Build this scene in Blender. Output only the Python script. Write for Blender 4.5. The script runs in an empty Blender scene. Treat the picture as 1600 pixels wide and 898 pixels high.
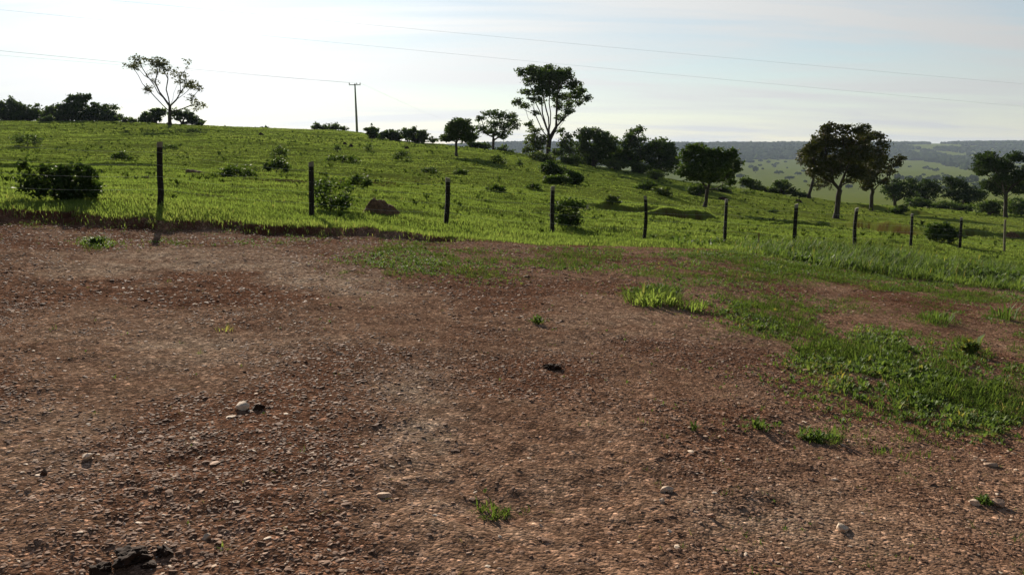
import bpy, math, random
import numpy as np
from mathutils import Vector, Matrix

random.seed(7)
RNG = np.random.default_rng(11)
scene = bpy.context.scene
COL = scene.collection

# ------------------------------------------------------------------ camera model
F = 1331.0                      # focal length in photo pixels (1600 wide)
CAMH = 1.6
TH = math.atan(209.0 / F)       # pitch below the horizontal
CT, ST = math.cos(TH), math.sin(TH)

def ray(u, v):
    a = (u - 800.0) / F
    b = (449.0 - v) / F
    y = CT + b * ST
    return a / y, (-ST + b * CT) / y      # x per metre of depth, z per metre of depth

def W(u, v, d):
    t, k = ray(u, v)
    return np.array([t * d, d, CAMH + k * d])

def to_px(x, y, z):
    zc = z - CAMH
    fy = y * CT - zc * ST
    up = y * ST + zc * CT
    fy = np.maximum(fy, 1e-3)
    return 800.0 + F * x / fy, 449.0 - F * up / fy

# ------------------------------------------------------------------ noise
def _hash(ix, iy, seed):
    h = (ix.astype(np.int64) * 374761393 + iy.astype(np.int64) * 668265263 + seed * 1274126177) & 0xFFFFFFFF
    h = ((h ^ (h >> 13)) * 1274126177) & 0xFFFFFFFF
    h = h ^ (h >> 16)
    return (h & 0xFFFFFF) / float(0xFFFFFF)

def vnoise(x, y, seed=0):
    x = np.asarray(x, float); y = np.asarray(y, float)
    ix = np.floor(x); iy = np.floor(y)
    fx = x - ix; fy = y - iy
    fx = fx * fx * (3 - 2 * fx); fy = fy * fy * (3 - 2 * fy)
    a = _hash(ix, iy, seed); b = _hash(ix + 1, iy, seed)
    c = _hash(ix, iy + 1, seed); d = _hash(ix + 1, iy + 1, seed)
    return (a * (1 - fx) + b * fx) * (1 - fy) + (c * (1 - fx) + d * fx) * fy

def fbm(x, y, seed=0, octv=4):
    s = 0.0; a = 0.5; n = 0.0
    for i in range(octv):
        s = s + a * vnoise(x * 2 ** i + 17.3 * i, y * 2 ** i - 9.1 * i, seed + i)
        n += a; a *= 0.5
    return s / n

def sstep(a, b, x):
    q = np.clip((x - a) / (b - a), 0, 1)
    return q * q * (3 - 2 * q)

# ------------------------------------------------------------------ terrain
def zz(u, d, v):
    return CAMH + ray(u, v)[1] * d

# per column: lot edge (d, v of the foot of the grass), then (d, v) up to the visible ridge
COLS = {
    -420: [(12.0, 372), (13.5, 318), (35, 250), (60, 220), (90, 196), (125, 178)],
    0:    [(13.3, 366), (15.5, 322), (35, 266), (60, 236), (90, 208), (125, 187)],
    250:  [(14.9, 363), (16.8, 325), (35, 272), (60, 241), (90, 214), (125, 191)],
    420:  [(15.3, 366), (18.0, 335), (35, 280), (60, 248), (90, 220), (135, 199)],
    556:  [(15.6, 370), (19.0, 344), (35, 290), (60, 255), (90, 229), (120, 213), (150, 205)],
    713:  [(15.8, 379), (20.3, 357), (35, 303), (58, 264), (75, 244), (95, 233), (112, 228)],
    860:  [(16.2, 386), (21.7, 369), (35, 318), (60, 277), (80, 257), (96, 249), (106, 247)],
    1000: [(17.0, 389), (23.4, 373), (35, 332), (60, 295), (80, 277), (94, 271)],
    1108: [(17.6, 393), (24.8, 376), (36, 348), (52, 325), (66, 303), (85, 288)],
    1300: [(18.2, 415), (28.0, 381), (40, 362), (58, 343), (80, 312)],
    1450: [(17.2, 436), (31.0, 384), (45, 362), (62, 343), (85, 323)],
    1600: [(16.8, 455), (34.0, 396), (45, 375), (62, 352), (85, 335)],
    2100: [(15.5, 490), (34.0, 420), (60, 375), (90, 352)],
}
def _tail(u, dr, zr):
    if u <= 650:
        return [(dr + 50, zr - 1.5), (dr + 160, zr - 9), (600, -26), (1500, -28), (2500, 0), (3100, 20), (5000, 5)]
    if u <= 800:
        return [(dr + 40, zr - 2.5), (dr + 130, zr - 12), (600, -28), (1300, -31), (2300, -12), (3100, 27), (5000, 10)]
    return [(dr + 22, zr - 2.2), (dr + 75, zr - 7.5), (320, -20), (700, -31), (1200, -31), (1800, -22), (2250, -13),
            (3000, 32 + (4 if u > 1500 else 0)), (3500, 37), (5000, 25)]
DG = np.concatenate([[0.0], np.exp(np.linspace(math.log(0.5), math.log(5000), 1400))])
_us = sorted(COLS)
_ts, _zt = [], []
for u in _us:
    pts = COLS[u]
    ds = [0.0] + [p[0] for p in pts]
    zs = [0.0] + [zz(u, *p) for p in pts]
    for q in _tail(u, ds[-1], zs[-1]):
        ds.append(q[0]); zs.append(q[1])
    zc = np.interp(DG, ds, zs)
    k = np.hanning(27); k /= k.sum()
    zsn = np.convolve(np.pad(zc, 13, mode='edge'), k, mode='valid')
    keep = sstep(2.0, 6.0, DG)
    zc = zc * (1 - keep) + zsn * keep
    _zt.append(zc); _ts.append(ray(u, 300)[0])
_ts = np.array(_ts); _zt = np.array(_zt)
NT = 900
TG = np.linspace(-1.0, 1.0, NT)
def _pchip(xs, Y, xq):
    h = np.diff(xs)[:, None]; dl = np.diff(Y, axis=0) / h
    m = np.zeros_like(Y)
    m[0] = dl[0]; m[-1] = dl[-1]
    for i in range(1, len(xs) - 1):
        w = h[i] / (h[i - 1] + h[i])
        m[i] = dl[i - 1] * w + dl[i] * (1 - w)
    out = np.empty((len(xq), Y.shape[1]))
    for j, x in enumerate(xq):
        x = min(max(x, xs[0]), xs[-1])
        i = min(max(np.searchsorted(xs, x) - 1, 0), len(xs) - 2)
        hh = xs[i + 1] - xs[i]; s = (x - xs[i]) / hh
        out[j] = ((1 + 2 * s) * (1 - s) ** 2 * Y[i] + s * (1 - s) ** 2 * hh * m[i]
                  + s * s * (3 - 2 * s) * Y[i + 1] + s * s * (s - 1) * hh * m[i + 1])
    return out
ZTAB = _pchip(_ts, _zt, TG)

# world-space foot of the grass bank / verge
EDGE_U = [(-420, 355), (0, 342), (120, 346), (300, 352), (420, 360), (520, 367), (620, 371), (750, 379), (900, 384), (1050, 388),
          (1180, 396), (1300, 417), (1400, 432), (1500, 443), (1600, 456), (2100, 495)]

def td(x, y):
    x = np.asarray(x, float); y = np.asarray(y, float)
    az = np.arctan2(x, y)
    azc = np.clip(az, -math.pi / 4, math.pi / 4)
    r = np.hypot(x, y)
    t = np.tan(azc)
    return t, r / np.sqrt(1 + t * t)

def zbase(x, y):
    t, d = td(x, y)
    fi = np.clip((t + 1) / 2 * (NT - 1), 0, NT - 1.001)
    i = fi.astype(int); fi = fi - i
    fj = np.where(d < 0.5, d / 0.5, 1 + (np.log(np.maximum(d, 0.5)) - math.log(0.5)) / (math.log(5000) - math.log(0.5)) * 1399)
    fj = np.clip(fj, 0, 1399.999)
    j = fj.astype(int); fj = fj - j
    return (ZTAB[i, j] * (1 - fi) + ZTAB[i + 1, j] * fi) * (1 - fj) + (ZTAB[i, j + 1] * (1 - fi) + ZTAB[i + 1, j + 1] * fi) * fj

def hit_base(u, v, fn):
    t, k = ray(u, v)
    ds = np.exp(np.linspace(math.log(1.5), math.log(4500), 6000))
    zg = fn(t * ds, ds); zr = CAMH + k * ds
    below = np.where(zr <= zg)[0]
    if len(below) == 0:
        return None
    i = below[0]
    return np.array([t * ds[i], ds[i]])

_e = np.array([hit_base(u, v, zbase) for u, v in EDGE_U])
EDGE_T = _e[:, 0] / _e[:, 1]; EDGE_D = _e[:, 1]
def edge_d(t):
    return np.interp(t, EDGE_T, EDGE_D)

# small steps cut in the pasture: list of (u0, v0, u1, v1, height)
GULLIES = [(1010, 333, 1115, 341, 0.34), (1322, 352, 1445, 366, 0.42), (1488, 368, 1545, 371, 0.30), (1562, 372, 1640, 378, 0.34),
           (-60, 258, 250, 262, 0.16), (920, 322, 1030, 329, 0.18), (1200, 352, 1300, 350, 0.16), (1330, 322, 1490, 340, 0.18)]
_G = []
for (u0, v0, u1, v1, h) in GULLIES:
    a = hit_base(u0, v0, zbase); b = hit_base(u1, v1, zbase)
    _G.append((a[0] / a[1], a[1], b[0] / b[1], b[1], h))

def bank_h(t):
    return 0.11 * sstep(0.02, -0.16, t) * (0.85 + 0.3 * vnoise(t * 40, t * 0 + 3, 5))

def H(x, y, detail=True):
    x = np.asarray(x, float); y = np.asarray(y, float)
    z = zbase(x, y)
    t, d = td(x, y)
    ed = edge_d(t) + (fbm(x * 1.3, y * 0.0 + 2, 31, 3) - .5) * 0.9 + (fbm(x * 5.5, y * 5.5, 33, 3) - .5) * .55
    # bank: a soil face then turf; the turf settles back to the base level behind it
    rise = sstep(-0.05, 0.22, d - ed)
    fall = np.exp(-np.maximum(d - ed - 0.25, 0) / 2.2)
    z = z + bank_h(t) * rise * fall * 0.85 - 0.04 * sstep(0.0, -0.16, t) * sstep(-1.6, -0.2, d - ed) * (1 - rise)
    for (t0, d0, t1, d1, h) in _G:
        q = np.clip((t - t0) / (t1 - t0), 0, 1)
        dl = d0 + (d1 - d0) * q + (fbm(x * 0.8, y * 0.0, int(h * 1000), 3) - .5) * 2.2
        env = sstep(t0 - .012, t0 + .02, t) * sstep(t1 + .012, t1 - .02, t)
        z = z + env * h * (sstep(-.1, .32, d - dl) * np.exp(-np.maximum(d - dl - .3, 0) / 3.0) - 0.6 * sstep(-2.2, -.1, d - dl) * (1 - sstep(-.1, .25, d - dl)))
    if detail:
        past = sstep(0.2, 2.0, d - ed)
        fade = 1 - sstep(150, 320, d)
        z = z + past * fade * ((fbm(x * .22, y * .22, 3, 4) - .5) * 0.42 + (fbm(x * .9, y * .9, 4, 3) - .5) * 0.22)
        lot = (1 - past) * sstep(1.0, 3.0, d)
        rough = sstep(.42, .68, fbm(x * .55 + 3, y * .55, 8, 3))
        z = z + lot * ((fbm(x * .5, y * .5, 6, 3) - .5) * 0.07 + (fbm(x * 2.6, y * 2.6, 7, 3) - .5) * 0.05 + rough * (fbm(x * 9, y * 9, 9, 3) - .5) * 0.03)
    far = sstep(300, 700, d)
    z = z + far * (fbm(x / 420., y / 420., 21, 4) - .5) * 16 * (0.35 + 0.65 * sstep(900, 2000, d))
    return z

def Hs(x, y):
    return float(H(np.array([x]), np.array([y]))[0])

def ground_hit(u, v):
    for k in range(12):
        p = hit_base(u, v + k, H)
        if p is not None and p[1] < 175:
            return p
    return p

# ------------------------------------------------------------------ greenness of the lot (from where things grow)
def blob(u, v, cu, cv, ru, rv):
    return np.exp(-(((u - cu) / ru) ** 2 + ((v - cv) / rv) ** 2) * 1.2)

def lot_green(x, y, z):
    """share of ground covered by weeds on the bare lot (in front of the verge)"""
    u, v = to_px(x, y, z)
    m = np.zeros_like(u)
    for (cu, cv, ru, rv, w) in [
        (640, 405, 120, 34, .72), (760, 418, 120, 28, .62), (900, 410, 140, 24, .66), (620, 432, 70, 16, .26),
        (1010, 425, 90, 25, .45), (1130, 415, 90, 20, .55), (1025, 458, 55, 20, .95), (1085, 475, 50, 20, .6),
        (1180, 490, 95, 32, .8), (1120, 470, 90, 24, .6), (1240, 520, 90, 30, .7), (1240, 420, 90, 20, .75), (1100, 420, 160, 26, .55), (1330, 475, 80, 20, .4), (860, 395, 260, 14, .5), (1130, 440, 50, 20, .25), (1190, 515, 80, 26, .5), (1290, 560, 80, 45, .85),
        (1370, 555, 80, 55, .9), (1440, 610, 80, 55, .95), (1540, 640, 110, 60, .9), (1330, 600, 70, 30, .7),
        (1450, 660, 70, 25, .6), (1600, 560, 60, 60, .6), (1510, 540, 30, 20, .6), (1460, 490, 40, 16, .35),
        (1250, 470, 60, 22, .4), (1350, 440, 120, 16, .35), (1575, 490, 40, 20, .25), (1280, 678, 30, 16, .6), (1190, 660, 50, 12, .25),
        (155, 378, 26, 8, .8), (90, 352, 170, 9, .4), (320, 360, 150, 9, .45), (480, 368, 80, 8, .5), (430, 378, 120, 8, .35), (270, 378, 50, 8, .5), (1560, 700, 70, 25, .35), (838, 502, 26, 10, .5), (1278, 686, 50, 18, .7), (1190, 667, 50, 14, .55), (770, 800, 34, 12, .4), (1512, 552, 50, 22, .75), (1462, 500, 60, 18, .65), (1568, 496, 50, 18, .6), (152, 381, 40, 9, .9), (330, 382, 120, 8, .35), (1150, 425, 260, 34, .62), (1230, 418, 120, 16, .9), (1330, 432, 110, 14, .85), (1430, 448, 110, 13, .8), (1540, 464, 110, 13, .75), (1130, 400, 160, 12, .8), (1210, 500, 110, 36, .85), (1400, 590, 240, 110, .5), (1500, 470, 140, 30, .35), (1240, 640, 90, 40, .3), (1100, 620, 120, 40, .16), (1380, 700, 120, 30, .3), (1330, 640, 40, 18, .5)]:
        m = np.maximum(m, w * np.minimum(1.0, 1.35 * blob(u, v, cu, cv, ru, rv)))
    n = fbm(x * 1.6, y * 1.6, 41, 4)
    n2 = fbm(x * 5.0, y * 5.0, 43, 3)
    return np.clip(m * sstep(.34, .58, .55 * n + .45 * n2 + (m - .5) * .36), 0, 1)

SCRAPES = [(480, 283, 110, 7, .75), (600, 287, 90, 8, .7), (690, 270, 30, 4, .6), (390, 274, 60, 5, .5), (230, 308, 120, 8, .35), (1150, 357, 60, 5, .45), (330, 312, 60, 6, .3), (960, 326, 70, 3, .4)]
def bare(x, y, z):
    """how bare the pasture is: scrapes and the faces of the small gullies"""
    t, d = td(x, y)
    u, v = to_px(x, y, z)
    noz = fbm(x * 2.2, y * 2.2, 51, 3)
    m = np.zeros_like(t)
    for (cu, cv, ru, rv, w) in SCRAPES:
        m = np.maximum(m, w * np.minimum(1, 1.3 * blob(u, v, cu, cv, ru, rv)) * sstep(.3, .55, noz) * (d < 90))
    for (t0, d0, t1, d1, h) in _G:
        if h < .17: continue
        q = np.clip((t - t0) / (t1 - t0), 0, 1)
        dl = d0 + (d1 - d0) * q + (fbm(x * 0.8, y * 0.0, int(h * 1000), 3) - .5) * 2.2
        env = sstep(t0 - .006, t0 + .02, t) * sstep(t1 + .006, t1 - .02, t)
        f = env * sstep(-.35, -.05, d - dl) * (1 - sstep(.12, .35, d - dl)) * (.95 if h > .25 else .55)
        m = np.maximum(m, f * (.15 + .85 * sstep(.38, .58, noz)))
    return m

# ------------------------------------------------------------------ mesh helpers
def mesh_np(name, V, faces, mats=(), tone=None, midx=None, smooth=False, attrs=None):
    """faces: int array (n,k) or list of such arrays"""
    if not isinstance(faces, list):
        faces = [faces]
    faces = [np.asarray(f, dtype=np.int32) for f in faces if len(f)]
    me = bpy.data.meshes.new(name)
    me.vertices.add(len(V))
    me.vertices.foreach_set('co', np.asarray(V, dtype=np.float32).ravel())
    loops = np.concatenate([f.ravel() for f in faces])
    tot = np.concatenate([np.full(len(f), f.shape[1], np.int32) for f in faces])
    st = np.concatenate([[0], np.cumsum(tot)[:-1]]).astype(np.int32)
    me.loops.add(len(loops)); me.loops.foreach_set('vertex_index', loops)
    me.polygons.add(len(tot))
    me.polygons.foreach_set('loop_start', st); me.polygons.foreach_set('loop_total', tot)
    if midx is not None:
        me.polygons.foreach_set('material_index', np.asarray(midx, dtype=np.int32))
    me.polygons.foreach_set('use_smooth', np.full(len(tot), smooth, dtype=bool))
    if tone is not None:
        at = me.attributes.new('tone', 'FLOAT', 'POINT')
        at.data.foreach_set('value', np.asarray(tone, dtype=np.float32))
    for k, a in (attrs or {}).items():
        at = me.attributes.new(k, 'FLOAT', 'POINT')
        at.data.foreach_set('value', np.asarray(a, dtype=np.float32))
    for m in mats:
        me.materials.append(m)
    me.update(calc_edges=True)
    me.validate()
    return me

def link(name, me, parent=None, loc=None):
    o = bpy.data.objects.new(name, me)
    COL.objects.link(o)
    if loc is not None:
        o.location = [float(c) for c in loc]
    if parent:
        o.parent = parent
    return o

def tag(o, label=None, cat=None, group=None, kind=None):
    if label: o['label'] = label
    if cat: o['category'] = cat
    if group: o['group'] = group
    if kind: o['kind'] = kind
    return o

def empty(name, loc, label, cat, group=None):
    o = bpy.data.objects.new(name, None)
    o.empty_display_size = .2
    COL.objects.link(o)
    o.location = [float(c) for c in loc]
    return tag(o, label, cat, group)

def tube(path, radii, n=8, cap=True, V=None, Fq=None, Ft=None):
    path = np.asarray(path, float)
    base = sum(len(v) for v in V)
    N = len(path)
    tan = np.gradient(path, axis=0)
    tan /= np.linalg.norm(tan, axis=1)[:, None] + 1e-9
    ref = np.array([0.13, 1, 0.07]) if abs(tan[:, 1]).mean() < .8 else np.array([1, .1, .1])
    a = np.cross(tan, ref); a /= np.linalg.norm(a, axis=1)[:, None] + 1e-9
    b = np.cross(tan, a)
    ang = np.linspace(0, 2 * math.pi, n, endpoint=False)
    ring = path[:, None, :] + np.asarray(radii)[:, None, None] * (np.cos(ang)[None, :, None] * a[:, None, :] + np.sin(ang)[None, :, None] * b[:, None, :])
    V.append(ring.reshape(-1, 3))
    i = np.arange(N - 1)[:, None] * n; j = np.arange(n)[None, :]; j2 = (j + 1) % n
    Fq.append(base + np.stack([i + j, i + j2, i + n + j2, i + n + j], -1).reshape(-1, 4))
    if cap:
        V.append(path[[0, -1]])
        c0 = base + N * n
        jj = np.arange(n); k2 = (jj + 1) % n
        Ft.append(np.stack([np.full(n, c0), base + k2, base + jj], -1))
        Ft.append(np.stack([np.full(n, c0 + 1), base + (N - 1) * n + jj, base + (N - 1) * n + k2], -1))

# ------------------------------------------------------------------ materials
def new_mat(name):
    m = bpy.data.materials.new(name); m.use_nodes = True
    nt = m.node_tree; nt.nodes.clear()
    return m, nt, nt.nodes, nt.links

def N(ns, kind, **kw):
    n = ns.new(kind)
    for k, v in kw.items():
        if k == 'inputs':
            for kk, vv in v.items():
                n.inputs[kk].default_value = vv
        else:
            setattr(n, k, v)
    return n

def ramp(ns, stops, interp='LINEAR'):
    r = ns.new('ShaderNodeValToRGB'); cr = r.color_ramp; cr.interpolation = interp
    while len(cr.elements) > 1:
        cr.elements.remove(cr.elements[-1])
    for i, (p, c) in enumerate(stops):
        e = cr.elements[0] if i == 0 else cr.elements.new(p)
        e.position = p
        e.color = (c[0], c[1], c[2], 1) if hasattr(c, '__len__') else (c, c, c, 1)
    return r

def mixc(ns, L, fac, a, b, mode='MIX'):
    m = ns.new('ShaderNodeMix'); m.data_type = 'RGBA'; m.blend_type = mode
    for s, val in ((m.inputs['Factor'], fac), (m.inputs['A'], a), (m.inputs['B'], b)):
        if hasattr(val, 'is_output') or isinstance(val, bpy.types.NodeSocket):
            L.new(val, s)
        elif hasattr(val, '__len__'):
            s.default_value = (*val, 1)
        else:
            s.default_value = val
    return m.outputs['Result']

def math_n(ns, L, op, a, b=None, c=None, clamp=False):
    m = ns.new('ShaderNodeMath'); m.operation = op; m.use_clamp = clamp
    for i, val in enumerate((a, b, c)):
        if val is None: continue
        if isinstance(val, bpy.types.NodeSocket): L.new(val, m.inputs[i])
        else: m.inputs[i].default_value = val
    return m.outputs[0]

def leaf_mat(name, stops, transl=.35, rough=.6, tcol=(1.25, 1.3, .5), spec=.08):
    m, nt, ns, L = new_mat(name)
    at = N(ns, 'ShaderNodeAttribute', attribute_name='tone')
    r = ramp(ns, stops); L.new(at.outputs['Fac'], r.inputs[0])
    if spec > 0:
        pb = N(ns, 'ShaderNodeBsdfPrincipled', inputs={'Roughness': rough, 'Specular IOR Level': spec})
        L.new(r.outputs[0], pb.inputs['Base Color'])
    else:
        pb = ns.new('ShaderNodeBsdfDiffuse'); L.new(r.outputs[0], pb.inputs['Color'])
    tr = ns.new('ShaderNodeBsdfTranslucent')
    tc = mixc(ns, L, 1.0, r.outputs[0], tcol, 'MULTIPLY')
    L.new(tc, tr.inputs['Color'])
    mx = ns.new('ShaderNodeMixShader'); mx.inputs[0].default_value = transl
    L.new(pb.outputs[0], mx.inputs[1]); L.new(tr.outputs[0], mx.inputs[2])
    out = ns.new('ShaderNodeOutputMaterial'); L.new(mx.outputs[0], out.inputs[0])
    return m

def bark_mat(name, a, b, scale=9, bump=.5, rough=.9):
    m, nt, ns, L = new_mat(name)
    tc = ns.new('ShaderNodeTexCoord')
    mp = N(ns, 'ShaderNodeMapping', inputs={'Scale': (1, 1, .22)}); L.new(tc.outputs['Object'], mp.inputs[0])
    nz = N(ns, 'ShaderNodeTexNoise', inputs={'Scale': scale, 'Detail': 6, 'Roughness': .65}); L.new(mp.outputs[0], nz.inputs['Vector'])
    r = ramp(ns, [(.3, a), (.7, b)]); L.new(nz.outputs['Fac'], r.inputs[0])
    pb = N(ns, 'ShaderNodeBsdfPrincipled', inputs={'Roughness': rough, 'Specular IOR Level': .2})
    L.new(r.outputs[0], pb.inputs['Base Color'])
    bp = N(ns, 'ShaderNodeBump', inputs={'Strength': bump, 'Distance': .02}); L.new(nz.outputs['Fac'], bp.inputs['Height'])
    L.new(bp.outputs[0], pb.inputs['Normal'])
    out = ns.new('ShaderNodeOutputMaterial'); L.new(pb.outputs[0], out.inputs[0])
    return m

def plain_mat(name, col, rough=.6, metal=0., var=.25, scale=12):
    m, nt, ns, L = new_mat(name)
    tc = ns.new('ShaderNodeTexCoord')
    nz = N(ns, 'ShaderNodeTexNoise', inputs={'Scale': scale, 'Detail': 5}); L.new(tc.outputs['Object'], nz.inputs['Vector'])
    r = ramp(ns, [(.3, [c * (1 - var) for c in col]), (.7, [min(1, c * (1 + var)) for c in col])]); L.new(nz.outputs['Fac'], r.inputs[0])
    pb = N(ns, 'ShaderNodeBsdfPrincipled', inputs={'Roughness': rough, 'Metallic': metal, 'Specular IOR Level': .1})
    L.new(r.outputs[0], pb.inputs['Base Color'])
    bp = N(ns, 'ShaderNodeBump', inputs={'Strength': .4, 'Distance': .01}); L.new(nz.outputs['Fac'], bp.inputs['Height'])
    L.new(bp.outputs[0], pb.inputs['Normal'])
    out = ns.new('ShaderNodeOutputMaterial'); L.new(pb.outputs[0], out.inputs[0])
    return m

M = {}
M['leaf_dark'] = leaf_mat('leaf_dark', [(0, (.022, .040, .011)), (.6, (.045, .075, .020)), (1, (.08, .11, .032))], .36)
M['leaf_mid'] = leaf_mat('leaf_mid', [(0, (.028, .048, .012)), (.6, (.055, .088, .022)), (1, (.09, .12, .034))], .38)
M['leaf_light'] = leaf_mat('leaf_light', [(0, (.04, .06, .016)), (.6, (.075, .105, .028)), (1, (.12, .145, .045))], .32)
M['leaf_brown'] = leaf_mat('leaf_brown', [(0, (.030, .032, .010)), (.5, (.045, .05, .014)), (.9, (.075, .068, .02)), (1, (.10, .065, .025))], .22)
M['leaf_sparse'] = leaf_mat('leaf_sparse', [(0, (.05, .055, .022)), (.6, (.08, .085, .035)), (1, (.13, .12, .05))], .3)
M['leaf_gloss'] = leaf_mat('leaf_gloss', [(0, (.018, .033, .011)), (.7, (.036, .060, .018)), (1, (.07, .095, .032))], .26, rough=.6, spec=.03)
M['bark'] = bark_mat('bark', (.018, .014, .011), (.055, .044, .034))
M['bark_pale'] = bark_mat('bark_pale', (.06, .05, .045), (.14, .12, .10))
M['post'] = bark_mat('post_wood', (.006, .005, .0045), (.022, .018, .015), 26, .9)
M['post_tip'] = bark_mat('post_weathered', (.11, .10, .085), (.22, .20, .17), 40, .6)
M['post_pale'] = bark_mat('post_pale_wood', (.10, .085, .06), (.18, .15, .11), 26, .8)
M['stake'] = bark_mat('stake_wood', (.10, .05, .02), (.18, .09, .04), 30, .6)
M['wire'] = plain_mat('galvanised_wire', (.42, .42, .39), .5, .8, .2)
M['cable'] = plain_mat('aluminium_cable', (.30, .30, .31), .5, .5, .1)
M['concrete'] = plain_mat('pole_concrete', (.16, .17, .14), .85, 0, .25, 3)
M['ceramic'] = plain_mat('insulator_ceramic', (.20, .13, .10), .3)
M['steel'] = plain_mat('crossarm_steel', (.13, .13, .12), .6, .3)
M['grass'] = leaf_mat('grass_blade', [(0, (.078, .110, .025)), (.5, (.132, .178, .046)), (.85, (.18, .212, .064)), (1, (.24, .21, .08))], .50, .6, (1.15, 1.2, .72), 0)
M['weed'] = leaf_mat('weed_leaf', [(0, (.04, .065, .016)), (.5, (.075, .118, .028)), (.88, (.12, .16, .042)), (1, (.22, .19, .05))], .40, .6, (1.15, 1.2, .7), .07)
M['lot_grass'] = leaf_mat('lot_grass_blade', [(0, (.04, .065, .016)), (.5, (.085, .122, .028)), (.85, (.13, .16, .04)), (1, (.24, .20, .08))], .42, .6, (1.15, 1.2, .7), 0)
M['weed_dark'] = leaf_mat('weed_dark', [(0, (.026, .042, .012)), (.6, (.05, .075, .018)), (1, (.09, .11, .03))], .25, .6, (1.25, 1.3, .5), 0)
M['wood_far'] = leaf_mat('far_canopy', [(0, (.022, .035, .012)), (.6, (.04, .06, .018)), (1, (.07, .09, .028))], .1, spec=0)

def ground_material():
    m, nt, ns, L = new_mat('ground_soil_and_turf')
    geo = ns.new('ShaderNodeNewGeometry')
    pos = geo.outputs['Position']
    def noise(scale, detail=5, rough=.6, vec=pos, dist=0.):
        n = N(ns, 'ShaderNodeTexNoise', inputs={'Scale': scale, 'Detail': detail, 'Roughness': rough, 'Distortion': dist}); L.new(vec, n.inputs['Vector']); return n.outputs['Fac']
    ag = N(ns, 'ShaderNodeAttribute', attribute_name='green').outputs['Fac']
    ar = N(ns, 'ShaderNodeAttribute', attribute_name='redsoil').outputs['Fac']
    ap = N(ns, 'ShaderNodeAttribute', attribute_name='sandy').outputs['Fac']
    # --- soil
    n1 = noise(1.1, 6); n2 = noise(7, 6, .7); n3 = noise(45, 4, .7)
    soil = ramp(ns, [(.28, (.130, .067, .040)), (.44, (.222, .126, .079)), (.56, (.295, .179, .114)), (.72, (.38, .255, .170))])
    L.new(math_n(ns, L, 'ADD', math_n(ns, L, 'MULTIPLY', n2, .6), math_n(ns, L, 'MULTIPLY', n1, .4)), soil.inputs[0])
    sandc = ramp(ns, [(.3, (.40, .28, .185)), (.7, (.56, .43, .305))]); L.new(n2, sandc.inputs[0])
    sf = math_n(ns, L, 'MULTIPLY', ap, ramp_out(ns, L, noise(3.2, 5, .7), [(.35, .15), (.65, 1.0)]))
    soilc = mixc(ns, L, sf, soil.outputs[0], sandc.outputs[0])
    ac = N(ns, 'ShaderNodeAttribute', attribute_name='coarse').outputs['Fac']
    soilc = mixc(ns, L, math_n(ns, L, 'MULTIPLY', ac, .75), soilc, mixc(ns, L, 1.0, soil.outputs[0], (.68, .56, .52), 'MULTIPLY'))
    # grit: voronoi cells, each small stone its own tone
    vo = N(ns, 'ShaderNodeTexVoronoi', inputs={'Scale': 70, 'Randomness': 1}); L.new(pos, vo.inputs['Vector'])
    vo2 = N(ns, 'ShaderNodeTexVoronoi', inputs={'Scale': 28, 'Randomness': 1}); L.new(pos, vo2.inputs['Vector'])
    sepc = ns.new('ShaderNodeSeparateColor'); L.new(vo.outputs['Color'], sepc.inputs[0])
    sepd = ns.new('ShaderNodeSeparateColor'); L.new(vo2.outputs['Color'], sepd.inputs[0])
    gritt = ramp(ns, [(0, .48), (.5, .88), (.82, 1.2), (.93, 1.8), (1, 2.4)]); L.new(sepc.outputs[0], gritt.inputs[0])
    grit2 = ramp(ns, [(0, .55), (.5, .92), (.85, 1.2), (.95, 1.7), (1, 2.2)]); L.new(sepd.outputs[1], grit2.inputs[0])
    soilc = mixc(ns, L, .8, soilc, gritt.outputs[0], 'MULTIPLY')
    soilc = mixc(ns, L, .8, soilc, grit2.outputs[0], 'MULTIPLY')
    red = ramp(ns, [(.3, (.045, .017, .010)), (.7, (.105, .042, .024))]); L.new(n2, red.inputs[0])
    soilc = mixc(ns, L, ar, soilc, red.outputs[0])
    # --- turf
    g1 = noise(.12, 5, .6); g2 = noise(1.4, 6, .7); g3 = noise(9, 5, .75)
    turf = ramp(ns, [(.25, (.065, .092, .016)), (.45, (.125, .158, .028)), (.6, (.17, .19, .038)), (.8, (.21, .20, .06))])
    mixv = math_n(ns, L, 'ADD', math_n(ns, L, 'ADD', math_n(ns, L, 'MULTIPLY', g1, .3), math_n(ns, L, 'MULTIPLY', g2, .35)), math_n(ns, L, 'MULTIPLY', g3, .35))
    L.new(mixv, turf.inputs[0])
    br = ramp_out(ns, L, noise(.33, 6, .7, dist=.4), [(.60, 0.0), (.75, .55)])
    turfc = mixc(ns, L, br, turf.outputs[0], (.13, .105, .045))
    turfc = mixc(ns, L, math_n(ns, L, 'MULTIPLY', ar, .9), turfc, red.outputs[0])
    gb = math_n(ns, L, 'ADD', ag, math_n(ns, L, 'MULTIPLY', math_n(ns, L, 'SUBTRACT', g3, .5), .9))
    gf = ramp_out(ns, L, gb, [(.38, 0.0), (.62, 1.0)])
    col = mixc(ns, L, gf, soilc, turfc)
    pb = N(ns, 'ShaderNodeBsdfDiffuse', inputs={'Roughness': .6})
    L.new(col, pb.inputs['Color'])
    # --- relief
    cell = math_n(ns, L, 'SUBTRACT', 1.0, math_n(ns, L, 'MULTIPLY', vo.outputs['Distance'], 1.4), clamp=True)
    cell2 = math_n(ns, L, 'SUBTRACT', 1.0, math_n(ns, L, 'MULTIPLY', vo2.outputs['Distance'], 1.4), clamp=True)
    h = math_n(ns, L, 'ADD', math_n(ns, L, 'MULTIPLY', cell, .35), math_n(ns, L, 'MULTIPLY', cell2, .6))
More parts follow.
